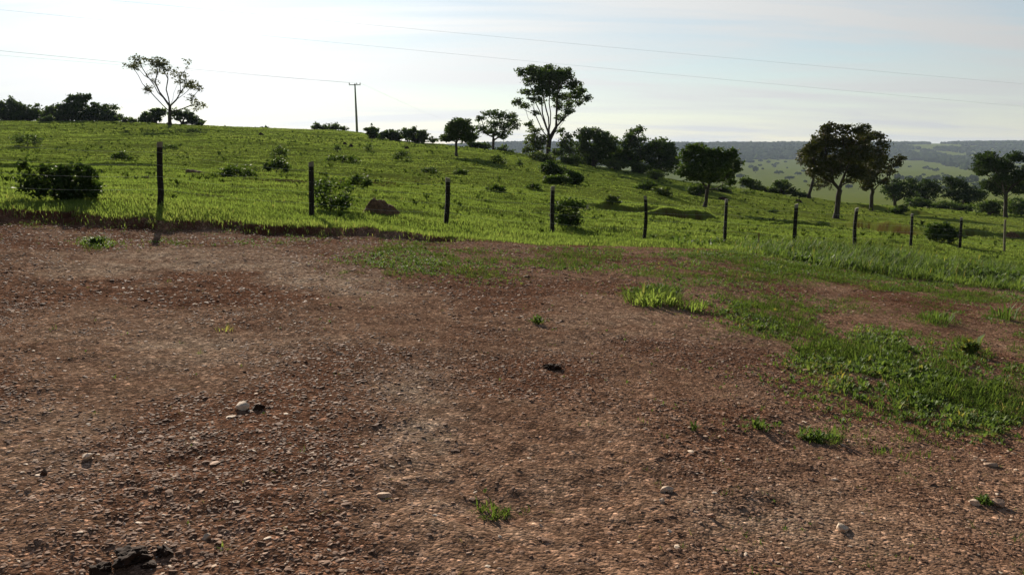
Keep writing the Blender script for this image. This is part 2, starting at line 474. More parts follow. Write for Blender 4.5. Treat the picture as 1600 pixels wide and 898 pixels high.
    h = math_n(ns, L, 'ADD', h, math_n(ns, L, 'MULTIPLY', n2, 1.6))
    h = math_n(ns, L, 'ADD', h, math_n(ns, L, 'MULTIPLY', n3, .5))
    bp = N(ns, 'ShaderNodeBump', inputs={'Strength': .7, 'Distance': .026}); L.new(h, bp.inputs['Height'])
    L.new(bp.outputs[0], pb.inputs['Normal'])
    out = ns.new('ShaderNodeOutputMaterial'); L.new(pb.outputs[0], out.inputs[0])
    return m

def ramp_out(ns, L, sock, stops):
    r = ramp(ns, stops); L.new(sock, r.inputs[0]); return r.outputs[0]

M['ground'] = ground_material()

def stone_material():
    m, nt, ns, L = new_mat('pebble_stone')
    at = N(ns, 'ShaderNodeAttribute', attribute_name='tone').outputs['Fac']
    r = ramp(ns, [(0, (.055, .027, .016)), (.35, (.125, .066, .040)), (.6, (.19, .108, .068)), (.8, (.28, .17, .115)), (.93, (.42, .30, .21)), (1, (.58, .47, .36))])
    L.new(at, r.inputs[0])
    geo = ns.new('ShaderNodeNewGeometry')
    nz = N(ns, 'ShaderNodeTexNoise', inputs={'Scale': 60, 'Detail': 4}); L.new(geo.outputs['Position'], nz.inputs['Vector'])
    v = ramp(ns, [(.3, .7), (.7, 1.2)]); L.new(nz.outputs['Fac'], v.inputs[0])
    c = mixc(ns, L, .8, r.outputs[0], v.outputs[0], 'MULTIPLY')
    pb = N(ns, 'ShaderNodeBsdfPrincipled', inputs={'Roughness': .8, 'Specular IOR Level': .06})
    L.new(c, pb.inputs['Base Color'])
    bp = N(ns, 'ShaderNodeBump', inputs={'Strength': .5, 'Distance': .004}); L.new(nz.outputs['Fac'], bp.inputs['Height'])
    L.new(bp.outputs[0], pb.inputs['Normal'])
    out = ns.new('ShaderNodeOutputMaterial'); L.new(pb.outputs[0], out.inputs[0])
    return m
M['stone'] = stone_material()
M['mound'] = plain_mat('mound_earth', (.12, .066, .036), .95, 0, .55, 14)
M['clod'] = plain_mat('dark_clod', (.030, .017, .011), .95, 0, .5, 14)

# ------------------------------------------------------------------ ground mesh (polar sheet, dense towards the view)
def build_ground():
    azf = np.linspace(-math.radians(39), math.radians(39), 760)
    azl = np.linspace(math.radians(39), math.radians(321), 90)[1:-1]
    az = np.concatenate([azf, azl])
    r = [0.25]
    while r[-1] < 5600:
        q = r[-1]
        step = .011 * q if q < 3 else (.0062 * q if q < 60 else (.012 * q if q < 160 else .03 * q))
        r.append(q + max(step, .02))
    r = np.array(r)
    A, R = np.meshgrid(az, r)
    X = np.sin(A) * R; Y = np.cos(A) * R
    Z = H(X.ravel(), Y.ravel())
    x = X.ravel(); y = Y.ravel()
    t, d = td(x, y)
    ed = edge_d(t) + (fbm(x * 1.3, y * 0.0 + 2, 31, 3) - .5) * 0.9 + (fbm(x * 5.5, y * 5.5, 33, 3) - .5) * .55
    g = sstep(.12, .34, d - ed)
    noz = fbm(x * 2.2, y * 2.2, 51, 3)
    g = np.maximum(g, lot_green(x, y, Z) * .62)
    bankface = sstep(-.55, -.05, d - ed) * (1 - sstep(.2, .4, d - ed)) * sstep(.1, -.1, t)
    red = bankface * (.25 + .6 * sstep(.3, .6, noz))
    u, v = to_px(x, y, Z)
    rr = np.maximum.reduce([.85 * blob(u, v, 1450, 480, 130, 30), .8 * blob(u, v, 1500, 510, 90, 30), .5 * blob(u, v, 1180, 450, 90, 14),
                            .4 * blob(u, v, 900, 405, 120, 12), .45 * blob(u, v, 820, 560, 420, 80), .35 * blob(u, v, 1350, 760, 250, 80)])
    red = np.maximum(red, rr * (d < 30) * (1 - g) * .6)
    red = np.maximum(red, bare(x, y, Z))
    sandy = np.maximum.reduce([blob(u, v, 330, 420, 330, 40), .9 * blob(u, v, 500, 440, 180, 50), .8 * blob(u, v, 640, 600, 90, 60),
                               .8 * blob(u, v, 60, 530, 120, 60), .75 * blob(u, v, 660, 690, 90, 70), .6 * blob(u, v, 760, 780, 120, 50), .5 * blob(u, v, 980, 520, 160, 40), .5 * blob(u, v, 1250, 800, 160, 60), .6 * blob(u, v, 300, 540, 260, 40), .5 * blob(u, v, 110, 700, 130, 60)])
    sandy = np.clip(1.15 * sandy, 0, 1) * (d < 30) * (1 - g) * sstep(.25, .55, fbm(x * .9, y * .9, 61, 4))
    coarse = sstep(.46, .62, fbm(x * .8, y * .8, 101, 4)) * (d < 40) * (1 - .8 * np.clip(sandy, 0, 1))
    nr, na = len(r), len(az)
    i = np.arange(nr - 1)[:, None] * na; j = np.arange(na)[None, :]; j2 = (j + 1) % na
    faces = np.stack([i + j, i + j2, i + na + j2, i + na + j], -1).reshape(-1, 4)[:, ::-1]
    V = np.stack([x, y, Z], -1)
    c = len(V)
    V = np.vstack([V, [[0, 0, Z[:na].mean()]]])
    jj = np.arange(na)
    cap = np.stack([np.full(na, c), (jj + 1) % na, jj], -1)
    ext = lambda a: np.append(a, a[0])
    me = mesh_np('ground', V, [faces, cap], [M['ground']], smooth=True, attrs={'green': ext(g), 'redsoil': ext(red), 'sandy': ext(sandy), 'coarse': ext(coarse)})
    tag(link('ground', me), kind='structure')
build_ground()

# ------------------------------------------------------------------ blades
def blades(P, az, ln, lean, wd, tone, segs=2, yaw=None):
    """curved blades; P (n,3) foot; returns V, F(tris), tone"""
    n = len(P)
    dirx = np.cos(az); diry = np.sin(az)
    side = np.stack([-diry, dirx, np.zeros(n)], -1)
    if segs == 1:
        tip = P + np.stack([dirx * np.sin(lean) * ln, diry * np.sin(lean) * ln, np.cos(lean) * ln], -1)
        V = np.stack([P - side * wd[:, None] / 2, P + side * wd[:, None] / 2, tip], 1)
        Fc = np.arange(n * 3).reshape(n, 3)
        return V.reshape(-1, 3), Fc, np.repeat(tone, 3)
    l1 = lean * .45; l2 = lean * 1.35
    mid = P + np.stack([dirx * np.sin(l1) * ln * .55, diry * np.sin(l1) * ln * .55, np.cos(l1) * ln * .55], -1)
    tip = mid + np.stack([dirx * np.sin(l2) * ln * .45, diry * np.sin(l2) * ln * .45, np.cos(l2) * ln * .45], -1)
    w = wd[:, None] / 2
    V = np.stack([P - side * w * .7, P + side * w * .7, mid - side * w, mid + side * w, tip], 1)
    b = np.arange(n)[:, None] * 5
    Fc = np.concatenate([b + np.array([[0, 1, 3]]), b + np.array([[0, 3, 2]]), b + np.array([[2, 3, 4]])])
    return V.reshape(-1, 3), Fc, np.repeat(tone, 5)

def fan_points(n, d0, d1, tmax=.70, tmin=None, power=1.0):
    """n points, uniform in area of the fan when power = 1; smaller powers favour the near side"""
    tmin = -tmax if tmin is None else tmin
    q = RNG.random(n)
    e = 2.0 * power
    d = (d0 ** e + q * (d1 ** e - d0 ** e)) ** (1 / e)
    t = RNG.uniform(tmin, tmax, n)
    return t * d, d, t

def merge(parts):
    V, Fc, T = [], [], []
    o = 0
    for (v, f, t) in parts:
        V.append(v); Fc.append(f + o); T.append(t); o += len(v)
    return np.vstack(V), np.vstack(Fc), np.concatenate(T)

def build_grass():
    parts = []
    # verge and near pasture
    x, y, t = fan_points(600000, 11.5, 42, .84, power=.75)
    ed = edge_d(t) + (fbm(x * 1.3, y * 0.0 + 2, 31, 3) - .5) * 0.9 + (fbm(x * 5.5, y * 5.5, 33, 3) - .5) * .55
    off = y - ed
    keep = off > .16 - .42 * RNG.random(len(x)) ** 2.2
    dens = fbm(x * 1.1, y * 1.1, 71, 3)
    keep &= RNG.random(len(x)) < np.clip(.35 + 1.1 * dens - .25 * (off > 6), .1, 1)
    x, y, t, off = x[keep], y[keep], t[keep], off[keep]
    z = H(x, y)
    keep = RNG.random(len(x)) > bare(x, y, z) * .95
    x, y, z, t, off = x[keep], y[keep], z[keep], t[keep], off[keep]
    n = len(x)
    lush = np.exp(-np.maximum(off, 0) / 2.2)
    big = fbm(x * .5, y * .5, 72, 3)
    right = sstep(.28, .42, t) * sstep(11.0, 4.0, off)
    ln = RNG.uniform(.03, .075, n) * (1 + .5 * lush + .6 * big) + RNG.random(n) ** 3 * .05 + right * RNG.random(n) * .22 * sstep(.35, .6, big)
    wd = RNG.uniform(.005, .011, n) * (1 + y / 40) * (1 + .7 * right)
    tone = np.clip(.42 + .22 * lush + (big - .5) * .6 + RNG.normal(0, .12, n) - .25 * right, 0, .90)
    dry = RNG.random(n) < .008
    tone[dry] = 1.0
    parts.append(blades(np.stack([x, y, z - .01], -1), RNG.uniform(0, 6.283, n), ln, np.clip(RNG.normal(.75, .3, n), .05, 1.3), wd, tone))
    # pasture, middle
    x, y, t = fan_points(370000, 36, 95, .82, power=.6)
    z = H(x, y)
    k = RNG.random(len(x)) > bare(x, y, z) * .95
    x, y, z = x[k], y[k], z[k]; n = len(x)
    big = fbm(x * .3, y * .3, 73, 4)
    ln = RNG.uniform(.04, .09, n) * (.6 + .9 * big); wd = RNG.uniform(.025, .05, n) * (y / 45)
    tone = np.clip(.45 + (big - .5) * .8 + RNG.normal(0, .13, n), 0, .95)
    parts.append(blades(np.stack([x, y, z - .01], -1), RNG.uniform(0, 6.283, n), ln, np.clip(RNG.normal(.8, .3, n), .05, 1.3), wd, tone, 1))
    # pasture, up to the ridge
    x, y, t = fan_points(230000, 88, 165, .25, -.82, power=.8)
    k = y < np.interp(t, _ts, [max(p[0] for p in COLS[u]) + 15 for u in _us])
    x, y = x[k], y[k]
    z = H(x, y); n = len(x)
    big = fbm(x * .2, y * .2, 74, 4)
    ln = RNG.uniform(.06, .14, n) * (.6 + .8 * big); wd = RNG.uniform(.06, .13, n)
    tone = np.clip(.48 + (big - .5) * .8 + RNG.normal(0, .12, n), 0, .95)
    parts.append(blades(np.stack([x, y, z - .01], -1), RNG.uniform(0, 6.283, n), ln, np.clip(RNG.normal(.8, .3, n), .05, 1.3), wd, tone, 1))
    V, Fc, T = merge(parts)
    me = mesh_np('grass', V, Fc, [M['grass']], T)
    tag(link('grass', me), 'short green grass covering the pasture and the verge', 'grass', kind='stuff')

    # tall broad-bladed grass on the right verge
    x, y, t = fan_points(85000, 15, 30, .72, .26, power=.8)
    ed = edge_d(t)
    off = y - ed
    clump = fbm(x * .9, y * .9, 81, 3)
    w = sstep(-.5, .5, off) * sstep(9.5, 3.5, off) * sstep(.24, .38, t) * sstep(.40, .56, clump)
    k = RNG.random(len(x)) < w
    x, y, t = x[k], y[k], t[k]
    n = len(x); z = H(x, y)
    ln = RNG.uniform(.08, .40, n) * (.1 + 1.8 * clump[k]); wd = RNG.uniform(.008, .020, n)
    tone = np.clip(RNG.normal(.5, .22, n) + (clump[k] - .5) * .5, 0, .9); tone[RNG.random(n) < .02] = 1
    V, Fc, T = blades(np.stack([x, y, z - .01], -1), RNG.uniform(0, 6.283, n), ln, np.clip(RNG.normal(.9, .32, n), .1, 1.4), wd, tone)
    me = mesh_np('tall_grass', V, Fc, [M['weed']], T)
    tag(link('tall_grass', me), 'tall broad bladed grass on the verge before the fence', 'grass', kind='stuff')
build_grass()

# leafy creeping weeds on the lot
def sprigs(x, y, z, size, tone, per=7, mat_leaf=.6):
    n = len(x)
    P = np.repeat(np.stack([x, y, z], -1), per, 0)
    s = np.repeat(size, per); tn = np.repeat(tone, per)
    m = n * per
    a = RNG.uniform(0, 6.283, m); rr = RNG.random(m) ** .6 * s * .6
    base = P + np.stack([np.cos(a) * rr * .5, np.sin(a) * rr * .5, RNG.random(m) * s * .28], -1)
    ln = s * RNG.uniform(.35, .8, m)
    lean = RNG.uniform(.35, 1.35, m)
    return blades(base, a, ln, lean, ln * RNG.uniform(.18, .42, m), np.clip(tn + RNG.normal(0, .14, m), 0, 1))

def build_verge_weeds():
    x, y, t = fan_points(16000, 14, 31, .72, .10, power=.8)
    off = y - edge_d(t)
    c = fbm(x * .7, y * .7, 85, 4)
    w = sstep(-.3, .4, off) * sstep(8.5, 2.0, off) * sstep(.12, .34, t) * sstep(.48, .62, c) * .55
    k = RNG.random(len(x)) < w
    x, y = x[k], y[k]; n = len(x); z = H(x, y)
    size = RNG.uniform(.10, .30, n)
    V, Fc, T = sprigs(x, y, z, size, np.clip(RNG.normal(.45, .2, n), 0, .95), per=9)
    tag(link('verge_weeds', mesh_np('verge_weeds', V, Fc, [M['weed']], T)), 'leafy weeds mixed into the verge grass', 'weeds', kind='stuff')
build_verge_weeds()

def build_lot_weeds():
    x, y, t = fan_points(150000, 2.6, 19, .70, power=.75)
    z = H(x, y)
    ed = edge_d(t)
    u, v = to_px(x, y, z)
    g = lot_green(x, y, z)
    base = .002 + .008 * sstep(700, 1300, u)
    k = (RNG.random(len(x)) < np.clip(g * .68 + base, 0, 1)) & (y < ed + .3)
    x, y, z, g, u, v = x[k], y[k], z[k], g[k], u[k], v[k]
    n = len(x)
    kind = fbm(x * 1.2, y * 1.2, 91, 3) + RNG.normal(0, .06, n)
    size = RNG.uniform(.022, .065, n) * (.6 + .8 * g) * (1 + .5 * blob(u, v, 1420, 590, 160, 60))
    tone = np.clip(.42 + (kind - .5) * .9 + RNG.normal(0, .1, n), 0, .92)
    tone[RNG.random(n) < .012] = 1.0
    leafy = kind > .50
    V, Fc, T = sprigs(x[leafy], y[leafy], z[leafy], size[leafy], tone[leafy])
    me = mesh_np('weeds', V, Fc, [M['weed']], T)
    tag(link('weeds', me), 'low leafy weeds creeping over the red gravel lot', 'weeds', kind='stuff')
    xs, ys, zs, ss, ts = x[~leafy], y[~leafy], z[~leafy], size[~leafy], tone[~leafy]
    per = 7
    P = np.repeat(np.stack([xs, ys, zs - .005], -1), per, 0)
    m = len(P); s = np.repeat(ss, per)
    P[:, 0] += RNG.normal(0, .02, m); P[:, 1] += RNG.normal(0, .02, m)
    V, Fc, T = blades(P, RNG.uniform(0, 6.283, m), s * RNG.uniform(.6, 1.8, m), np.clip(RNG.normal(.95, .3, m), .1, 1.4), s * RNG.uniform(.06, .14, m), np.clip(np.repeat(ts, per) + RNG.normal(.03, .12, m), 0, 1))
    me = mesh_np('sparse_grass', V, Fc, [M['lot_grass']], T)
    tag(link('sparse_grass', me), 'thin tufts of grass growing through the red gravel lot', 'grass', kind='stuff')
build_lot_weeds()

# pasture weeds: small dark leafy clumps, far too many to count
def build_pasture_weeds():
    x, y, t = fan_points(17000, 18.5, 125, .70, power=.62)
    ed = edge_d(t)
    c = fbm(x * .16, y * .16, 95, 4)
    k = (y > ed + 3.0) & (RNG.random(len(x)) < sstep(.40, .66, c) * .55 + .05)
    k &= y < np.interp(t, _ts, [max(p[0] for p in COLS[u]) + 5 for u in _us])
    x, y = x[k], y[k]; n = len(x); z = H(x, y)
    size = RNG.uniform(.08, .24, n) * (.8 + .8 * RNG.random(n) ** 5) * (.75 + y / 160)
    V, Fc, T = sprigs(x, y, z, size, np.clip(RNG.normal(.42, .2, n), 0, 1), per=13)
    me = mesh_np('pasture_weeds', V, Fc, [M['weed_dark']], T)
    tag(link('pasture_weeds', me), 'small dark weeds scattered through the green pasture', 'weeds', kind='stuff')
build_pasture_weeds()

# ------------------------------------------------------------------ stones
def ico():
    p = (1 + 5 ** .5) / 2
    v = np.array([(-1, p, 0), (1, p, 0), (-1, -p, 0), (1, -p, 0), (0, -1, p), (0, 1, p), (0, -1, -p), (0, 1, -p), (p, 0, -1), (p, 0, 1), (-p, 0, -1), (-p, 0, 1)], float)
    v /= np.linalg.norm(v[0])
    f = np.array([(0, 11, 5), (0, 5, 1), (0, 1, 7), (0, 7, 10), (0, 10, 11), (1, 5, 9), (5, 11, 4), (11, 10, 2), (10, 7, 6), (7, 1, 8),
                  (3, 9, 4), (3, 4, 2), (3, 2, 6), (3, 6, 8), (3, 8, 9), (4, 9, 5), (2, 4, 11), (6, 2, 10), (8, 6, 7), (9, 8, 1)])
    return v, f
ICO_V, ICO_F = ico()
def ico_sub(n):
    v, f = ICO_V.copy(), ICO_F.copy()
    for _ in range(n):
        e = {}; vl = list(v); nf = []
        def mid(a, b):
            k = (min(a, b), max(a, b))
            if k not in e:
                q = (vl[a] + vl[b]); e[k] = len(vl); vl.append(q / np.linalg.norm(q))
            return e[k]
        for a, b, c in f:
            ab, bc, ca = mid(a, b), mid(b, c), mid(c, a)
            nf += [(a, ab, ca), (b, bc, ab), (c, ca, bc), (ab, bc, ca)]
        v, f = np.array(vl), np.array(nf)
    return v, f

def build_gravel():
    xs, ys, sz = [], [], []
    for (n, d0, d1, s0, s1) in [(26000, 2.4, 4.6, .004, .015), (34000, 4.6, 8, .005, .017), (36000, 8, 17, .008, .025)]:
        x, y, t = fan_points(n, d0, d1, .72)
        z0 = zbase(x, y)
        u, v = to_px(x, y, z0)
        coarse = fbm(x * .8, y * .8, 101, 4)
        p = sstep(.34, .62, coarse) * .95 + .12
        p *= 1 - .6 * np.maximum(blob(u, v, 1450, 500, 150, 45), blob(u, v, 380, 430, 300, 35))
        k = (RNG.random(n) < p) & (y < edge_d(t) - .1) & (RNG.random(n) > lot_green(x, y, z0) * .8)
        x, y = x[k], y[k]
        s = s0 + (s1 - s0) * RNG.random(len(x)) ** 2.4
        big = RNG.random(len(x)) < .012
        s[big] *= RNG.uniform(1.4, 2.2, big.sum())
        xs.append(x); ys.append(y); sz.append(s)
    x, y, s = map(np.concatenate, (xs, ys, sz))
    n = len(x); z = H(x, y)
    q = RNG.normal(0, .2, (n, 12, 1)) + 1
    V = ICO_V[None] * q
    a = RNG.uniform(0, 6.283, n); ca, sa = np.cos(a), np.sin(a)
    st = np.stack([RNG.uniform(.8, 1.5, n), RNG.uniform(.6, 1.0, n), RNG.uniform(.16, .38, n)], -1)
    V = V * st[:, None, :]
    tx = RNG.normal(0, .2, n)[:, None]
    V[:, :, 2] += V[:, :, 0] * tx
    X = V[:, :, 0] * ca[:, None] - V[:, :, 1] * sa[:, None]
    Y = V[:, :, 0] * sa[:, None] + V[:, :, 1] * ca[:, None]
    V = np.stack([X, Y, V[:, :, 2]], -1) * s[:, None, None]
    V += np.stack([x, y, z + s * .12], -1)[:, None, :]
    Fc = (np.arange(n)[:, None, None] * 12 + ICO_F[None]).reshape(-1, 3)
    tone = np.clip(.10 + RNG.beta(2.0, 2.4, n) * .84, 0, .90)
    pale = RNG.random(n) < .07
    tone[pale] = RNG.uniform(.86, 1.0, pale.sum())
    me = mesh_np('gravel', V.reshape(-1, 3), Fc, [M['stone']], np.repeat(tone, 12))
    tag(link('gravel', me), 'loose reddish gravel strewn over the bare lot', 'gravel', kind='stuff')
build_gravel()

def rock(name, label, u, v, w, h, tone, mat='stone', flat=1.0, cat='stone', group='single stones lying on the lot', seed=0):
    p = ground_hit(u, v)
    d = p[1]; s = d / F
    rg = np.random.default_rng(seed + int(u))
    Vv, Fv = ico_sub(2 if mat == 'stone' else 3)
    q = 1 + (.28 if mat == 'stone' else .8) * (np.array([fbm(np.array([a[0] * (1.6 if mat == 'stone' else 2.6) + seed]), np.array([a[1] * (1.6 if mat == 'stone' else 2.6) + a[2] * 1.3]), seed + 200, 3)[0] for a in Vv]) - .5) * 2
    Vv = Vv * q[:, None]
    # a few flat facets
    for _ in range(11 if mat == 'stone' else 3):
        nrm = rg.normal(size=3); nrm /= np.linalg.norm(nrm)
        dd = Vv @ nrm; cut = rg.uniform(.5, .68)
        Vv = Vv - np.maximum(dd - cut, 0)[:, None] * nrm[None]
    Vv = Vv * np.array([w * s / 2, w * s / 2 * flat, h * s / 2 * 1.25])
    a = rg.uniform(-.5, .5)
    Vv = np.stack([Vv[:, 0] * math.cos(a) - Vv[:, 1] * math.sin(a), Vv[:, 0] * math.sin(a) + Vv[:, 1] * math.cos(a), Vv[:, 2] + h * s * .22], -1)
    me = mesh_np(name, Vv, Fv, [M[mat]], np.full(len(Vv), tone))
    o = link(name, me, None, (p[0], p[1], Hs(p[0], p[1])))
    return tag(o, label, cat, group)

def build_straw():
    x, y, t = fan_points(1500, 2.5, 16, .7)
    k = y < edge_d(t) - .2
    x, y = x[k], y[k]; n = len(x); z = H(x, y)
    V, Fc, T = blades(np.stack([x, y, z + .006], -1), RNG.uniform(0, 6.283, n), RNG.uniform(.02, .09, n), RNG.uniform(1.3, 1.55, n), RNG.uniform(.002, .006, n), np.full(n, 1.0), 1)
    tag(link('straw', mesh_np('straw', V, Fc, [M['grass']], T)), 'bits of dry straw lying on the red gravel lot', 'straw', kind='stuff')
build_straw()

rock('stone', 'pale grey angular stone standing up from the gravel', 377, 639, 27, 15, .97, seed=41)
rock('stone', 'whitish chipped stone lying on a pale sandy streak', 136, 716, 22, 15, 1.0, seed=2)
rock('stone', 'small dark blocky stone on the gravel beside the sandy streak', 69, 741, 17, 13, .05, seed=3)
rock('stone', 'small pale pebble stone below the dark blocky stone', 45, 766, 14, 10, .93, seed=4)
rock('stone', 'broad flat tan stone chip lying in mid gravel', 598, 775, 32, 9, .93, flat=.7, seed=5)
rock('stone', 'yellowish tan stone with a lumpy top', 1040, 768, 30, 14, .95, flat=.7, seed=6)
rock('stone', 'yellowish flat stone, broadest on the bare gravel', 1315, 828, 32, 16, .96, flat=.8, seed=7)
rock('stone', 'creamy rounded stone next to the lumpy yellowish stone', 1034, 784, 10, 10, .98, seed=8)
rock('stone', 'grey stone with a dark shaded side beside a weed at the lot edge', 1556, 788, 26, 16, .85, seed=9)
rock('stone', 'light tan stone just left of the grey stone and weed', 1522, 788, 18, 11, .95, seed=10)
rock('stone', 'long low stone on the gravel near the weedy edge', 1545, 727, 28, 8, .9, flat=.6, seed=11)
rock('stone', 'thin pale stone chip on the gravel before the weed patch', 1304, 750, 18, 6, .95, flat=.6, seed=12)
rock('stone', 'pale stone beside the big dark clods', 323, 840, 18, 10, .94, seed=13)
rock('stone', 'orange brown stone on dark gravel', 1109, 807, 16, 9, .8, seed=14)
rock('stone', 'flat grey stone half sunk in the far gravel', 530, 553, 18, 6, .9, flat=.6, seed=15)
rock('clod', 'large black lumpy earth clod at the bottom edge', 204, 878, 52, 22, 0, 'clod', 1.2, 'clod', 'dark earth clods on the lot', 21)
rock('clod', 'low black earth clod beside the sandy rut at the bottom edge', 156, 896, 40, 16, 0, 'clod', 1.0, 'clod', 'dark earth clods on the lot', 22)
rock('clod', 'smaller black clod behind the large lumpy one', 258, 862, 28, 12, 0, 'clod', 1.0, 'clod', 'dark earth clods on the lot', 23)
rock('clod', 'small black clod right of the large lumpy one', 236, 884, 26, 13, 0, 'clod', 1.0, 'clod', 'dark earth clods on the lot', 26)
rock('clod', 'crumbled black clod behind the large lumpy one', 216, 862, 20, 9, 0, 'clod', 1.0, 'clod', 'dark earth clods on the lot', 27)
rock('clod', 'dark clod in the gravel by a tiny green weed', 862, 576, 30, 9, 0, 'clod', .8, 'clod', 'dark earth clods on the lot', 24)
rock('clod', 'dark clod right behind the pale grey angular stone', 402, 640, 20, 9, 0, 'clod', .8, 'clod', 'dark earth clods on the lot', 25)

# ------------------------------------------------------------------ trees and bushes
def leaves(P, size, tone, up=.35, aspect=.55):
    """one folded rhombus per leaf"""
    n = len(P)
    nr = RNG.normal(size=(n, 3)); nr[:, 2] = np.abs(nr[:, 2]) * (1 + up * 2)
    nr /= np.linalg.norm(nr, axis=1)[:, None]
    a = np.cross(nr, RNG.normal(size=(n, 3))); a /= np.linalg.norm(a, axis=1)[:, None] + 1e-9
    b = np.cross(nr, a)
    L_ = size[:, None]; w = size[:, None] * aspect
    V = np.stack([P - a * L_ * .5, P + b * w * .5 + nr * L_ * .06, P + a * L_ * .5, P - b * w * .5 + nr * L_ * .06], 1)
    Fc = np.arange(n * 4).reshape(n, 4)
    return V.reshape(-1, 3), Fc, np.repeat(tone, 4)

def skeleton(base, fork, lobes, wob=.10, stem=.55):
    """nodes (pos, parent); trunk from base through fork points, then limbs reaching the lobe centres"""
    pos = [np.array(base, float)]; par = [-1]; deg = [0.0]
    def grow(i, target, seglen, bend):
        p0 = pos[i]; v = target - p0; L_ = np.linalg.norm(v)
        k = max(2, int(L_ / seglen))
        ctrl = p0 + v * .45 + bend * L_
        cur = i
        for s in range(1, k + 1):
            q = s / k
            p = (1 - q) ** 2 * p0 + 2 * q * (1 - q) * ctrl + q * q * target
            if s < k: p = p + RNG.normal(0, wob * seglen, 3)
            pos.append(p); par.append(cur); deg.append(deg[cur] + L_ / k); cur = len(pos) - 1
        return cur
    cur = 0
    H0 = max(np.linalg.norm(np.array(fork[-1]) - base), .05)
    for f in fork:
        cur = grow(cur, np.array(f, float), max(H0 / 5, .03), np.zeros(3))
    fork_i = cur
    order = sorted(range(len(lobes)), key=lambda i: np.linalg.norm(lobes[i][0] - pos[fork_i]))
    ext = max(np.linalg.norm(l[0] - pos[fork_i]) for l in lobes) if lobes else 1
    for i in order:
        c = lobes[i][0]
        A = np.array(pos); D = np.array(deg)
        dist = np.linalg.norm(A - c, axis=1)
        cost = dist + stem * D
        lowfork = deg[fork_i] * .7
        cost[D < lowfork] += 10
        cost[A[:, 2] > c[2] + .1 * ext] += ext * .6
        j = int(np.argmin(cost))
        v = c - pos[j]
        bend = np.array([v[0] * .10, v[1] * .10, -.04 * abs(v[2])]) / (np.linalg.norm(v) + 1e-6) + RNG.normal(0, .05, 3)
        grow(j, c, max(ext / 7, .06), bend)
    return pos, par, deg, fork_i

def tree_mesh(base, fork, lobes, trunk_r, leaf, nleaf, clus, twig, bare=0, leafup=.35, clr=None, stem=.55):
    """returns (wood V,F) and (crown V,F,tone) in coordinates relative to base.
    lobes: (centre, radii, density)"""
    pos, par, deg, fi = skeleton(base, fork, lobes, stem=stem)
    nmain = len(pos)
    A = np.array(pos)
    tips = []; cl_pos = []
    for (c, r, den) in lobes:
        vol = (r[0] * r[2]) ** .5
        n = max(4, int(6.5 * clus * den * (r[0] * r[2]) / (twig * twig)) + int(4 * den))
        dv = RNG.normal(size=(n, 3)); dv /= np.linalg.norm(dv, axis=1)[:, None]
        rad = RNG.random(n) ** .42
        P = c + dv * rad[:, None] * r * 1.12
        for p in P:
            dist = np.linalg.norm(A[fi:] - p, axis=1) + np.where(A[fi:, 2] > p[2] + .3 * vol, .5 * vol, 0)
            j = fi + int(np.argmin(dist))
            mid = (A[j] + p) / 2 + RNG.normal(0, .08, 3) * np.linalg.norm(p - A[j]) - np.array([0, 0, .05 * np.linalg.norm(p - A[j])])
            pos.append(mid); par.append(j); pos.append(p); par.append(len(pos) - 2)
            cl_pos.append(p)
    n = len(pos)
    cnt = np.zeros(n); kids = [[] for _ in range(n)]
    for i in range(n - 1, 0, -1):
        if cnt[i] == 0: cnt[i] = 1
        cnt[par[i]] += cnt[i]; kids[par[i]].append(i)
    rad = trunk_r * (cnt / cnt[0]) ** .60
    rmin = trunk_r * .022
    rad = np.maximum(rad, rmin)
    Pn = np.array(pos)
    # flare at the foot
    V, Fq = [], []
    o = 0
    for i in range(1, n):
        p = par[i]
        main = kids[p] and max(kids[p], key=lambda k: cnt[k]) == i
        r0 = rad[p] if main else min(rad[p], rad[i] * 1.25)
        r1 = rad[i]
        if p == 0: r0 *= 1.45
        sides = 8 if r0 > trunk_r * .5 else (5 if r0 > trunk_r * .15 else 3)
        d0 = Pn[p] - Pn[par[p]] if (par[p] >= 0 and main) else Pn[i] - Pn[p]
        d1 = Pn[i] - Pn[p]
        ang = np.linspace(0, 2 * math.pi, sides, endpoint=False)
        rings = []
        for (q, dd, r) in ((Pn[p], d0, r0), (Pn[i], d1, r1)):
            dd = dd / (np.linalg.norm(dd) + 1e-9)
            ref = np.array([1., .05, 0]) if abs(dd[0]) < .9 else np.array([0., 1, 0])
            a = np.cross(dd, ref); a /= np.linalg.norm(a); b = np.cross(dd, a)
            rings.append(q + r * (np.cos(ang)[:, None] * a + np.sin(ang)[:, None] * b))
        V.append(np.vstack(rings))
        j = np.arange(sides); j2 = (j + 1) % sides
        f = np.stack([j, j2, sides + j2, sides + j], -1) + o
        Fq.append(f); o += 2 * sides
    WV = np.vstack(V) - base; WF = np.vstack(Fq)
    C = np.array(cl_pos)
    k = nleaf
    m = len(C) * k
    cr = twig * (clr or .95)
    ctone = np.repeat(RNG.normal(.45, .17, len(C)), k)
    LP = np.repeat(C, k, 0) + RNG.normal(0, 1, (m, 3)) * np.array([cr, cr, cr * .55]) * .6
    size = leaf * 1.15 * RNG.uniform(.6, 1.35, m)
    LV, LF, LT = leaves(LP, size, np.clip(ctone + RNG.normal(0, .13, m), 0, 1), leafup)
    return (WV, WF), (LV - base, LF, LT)

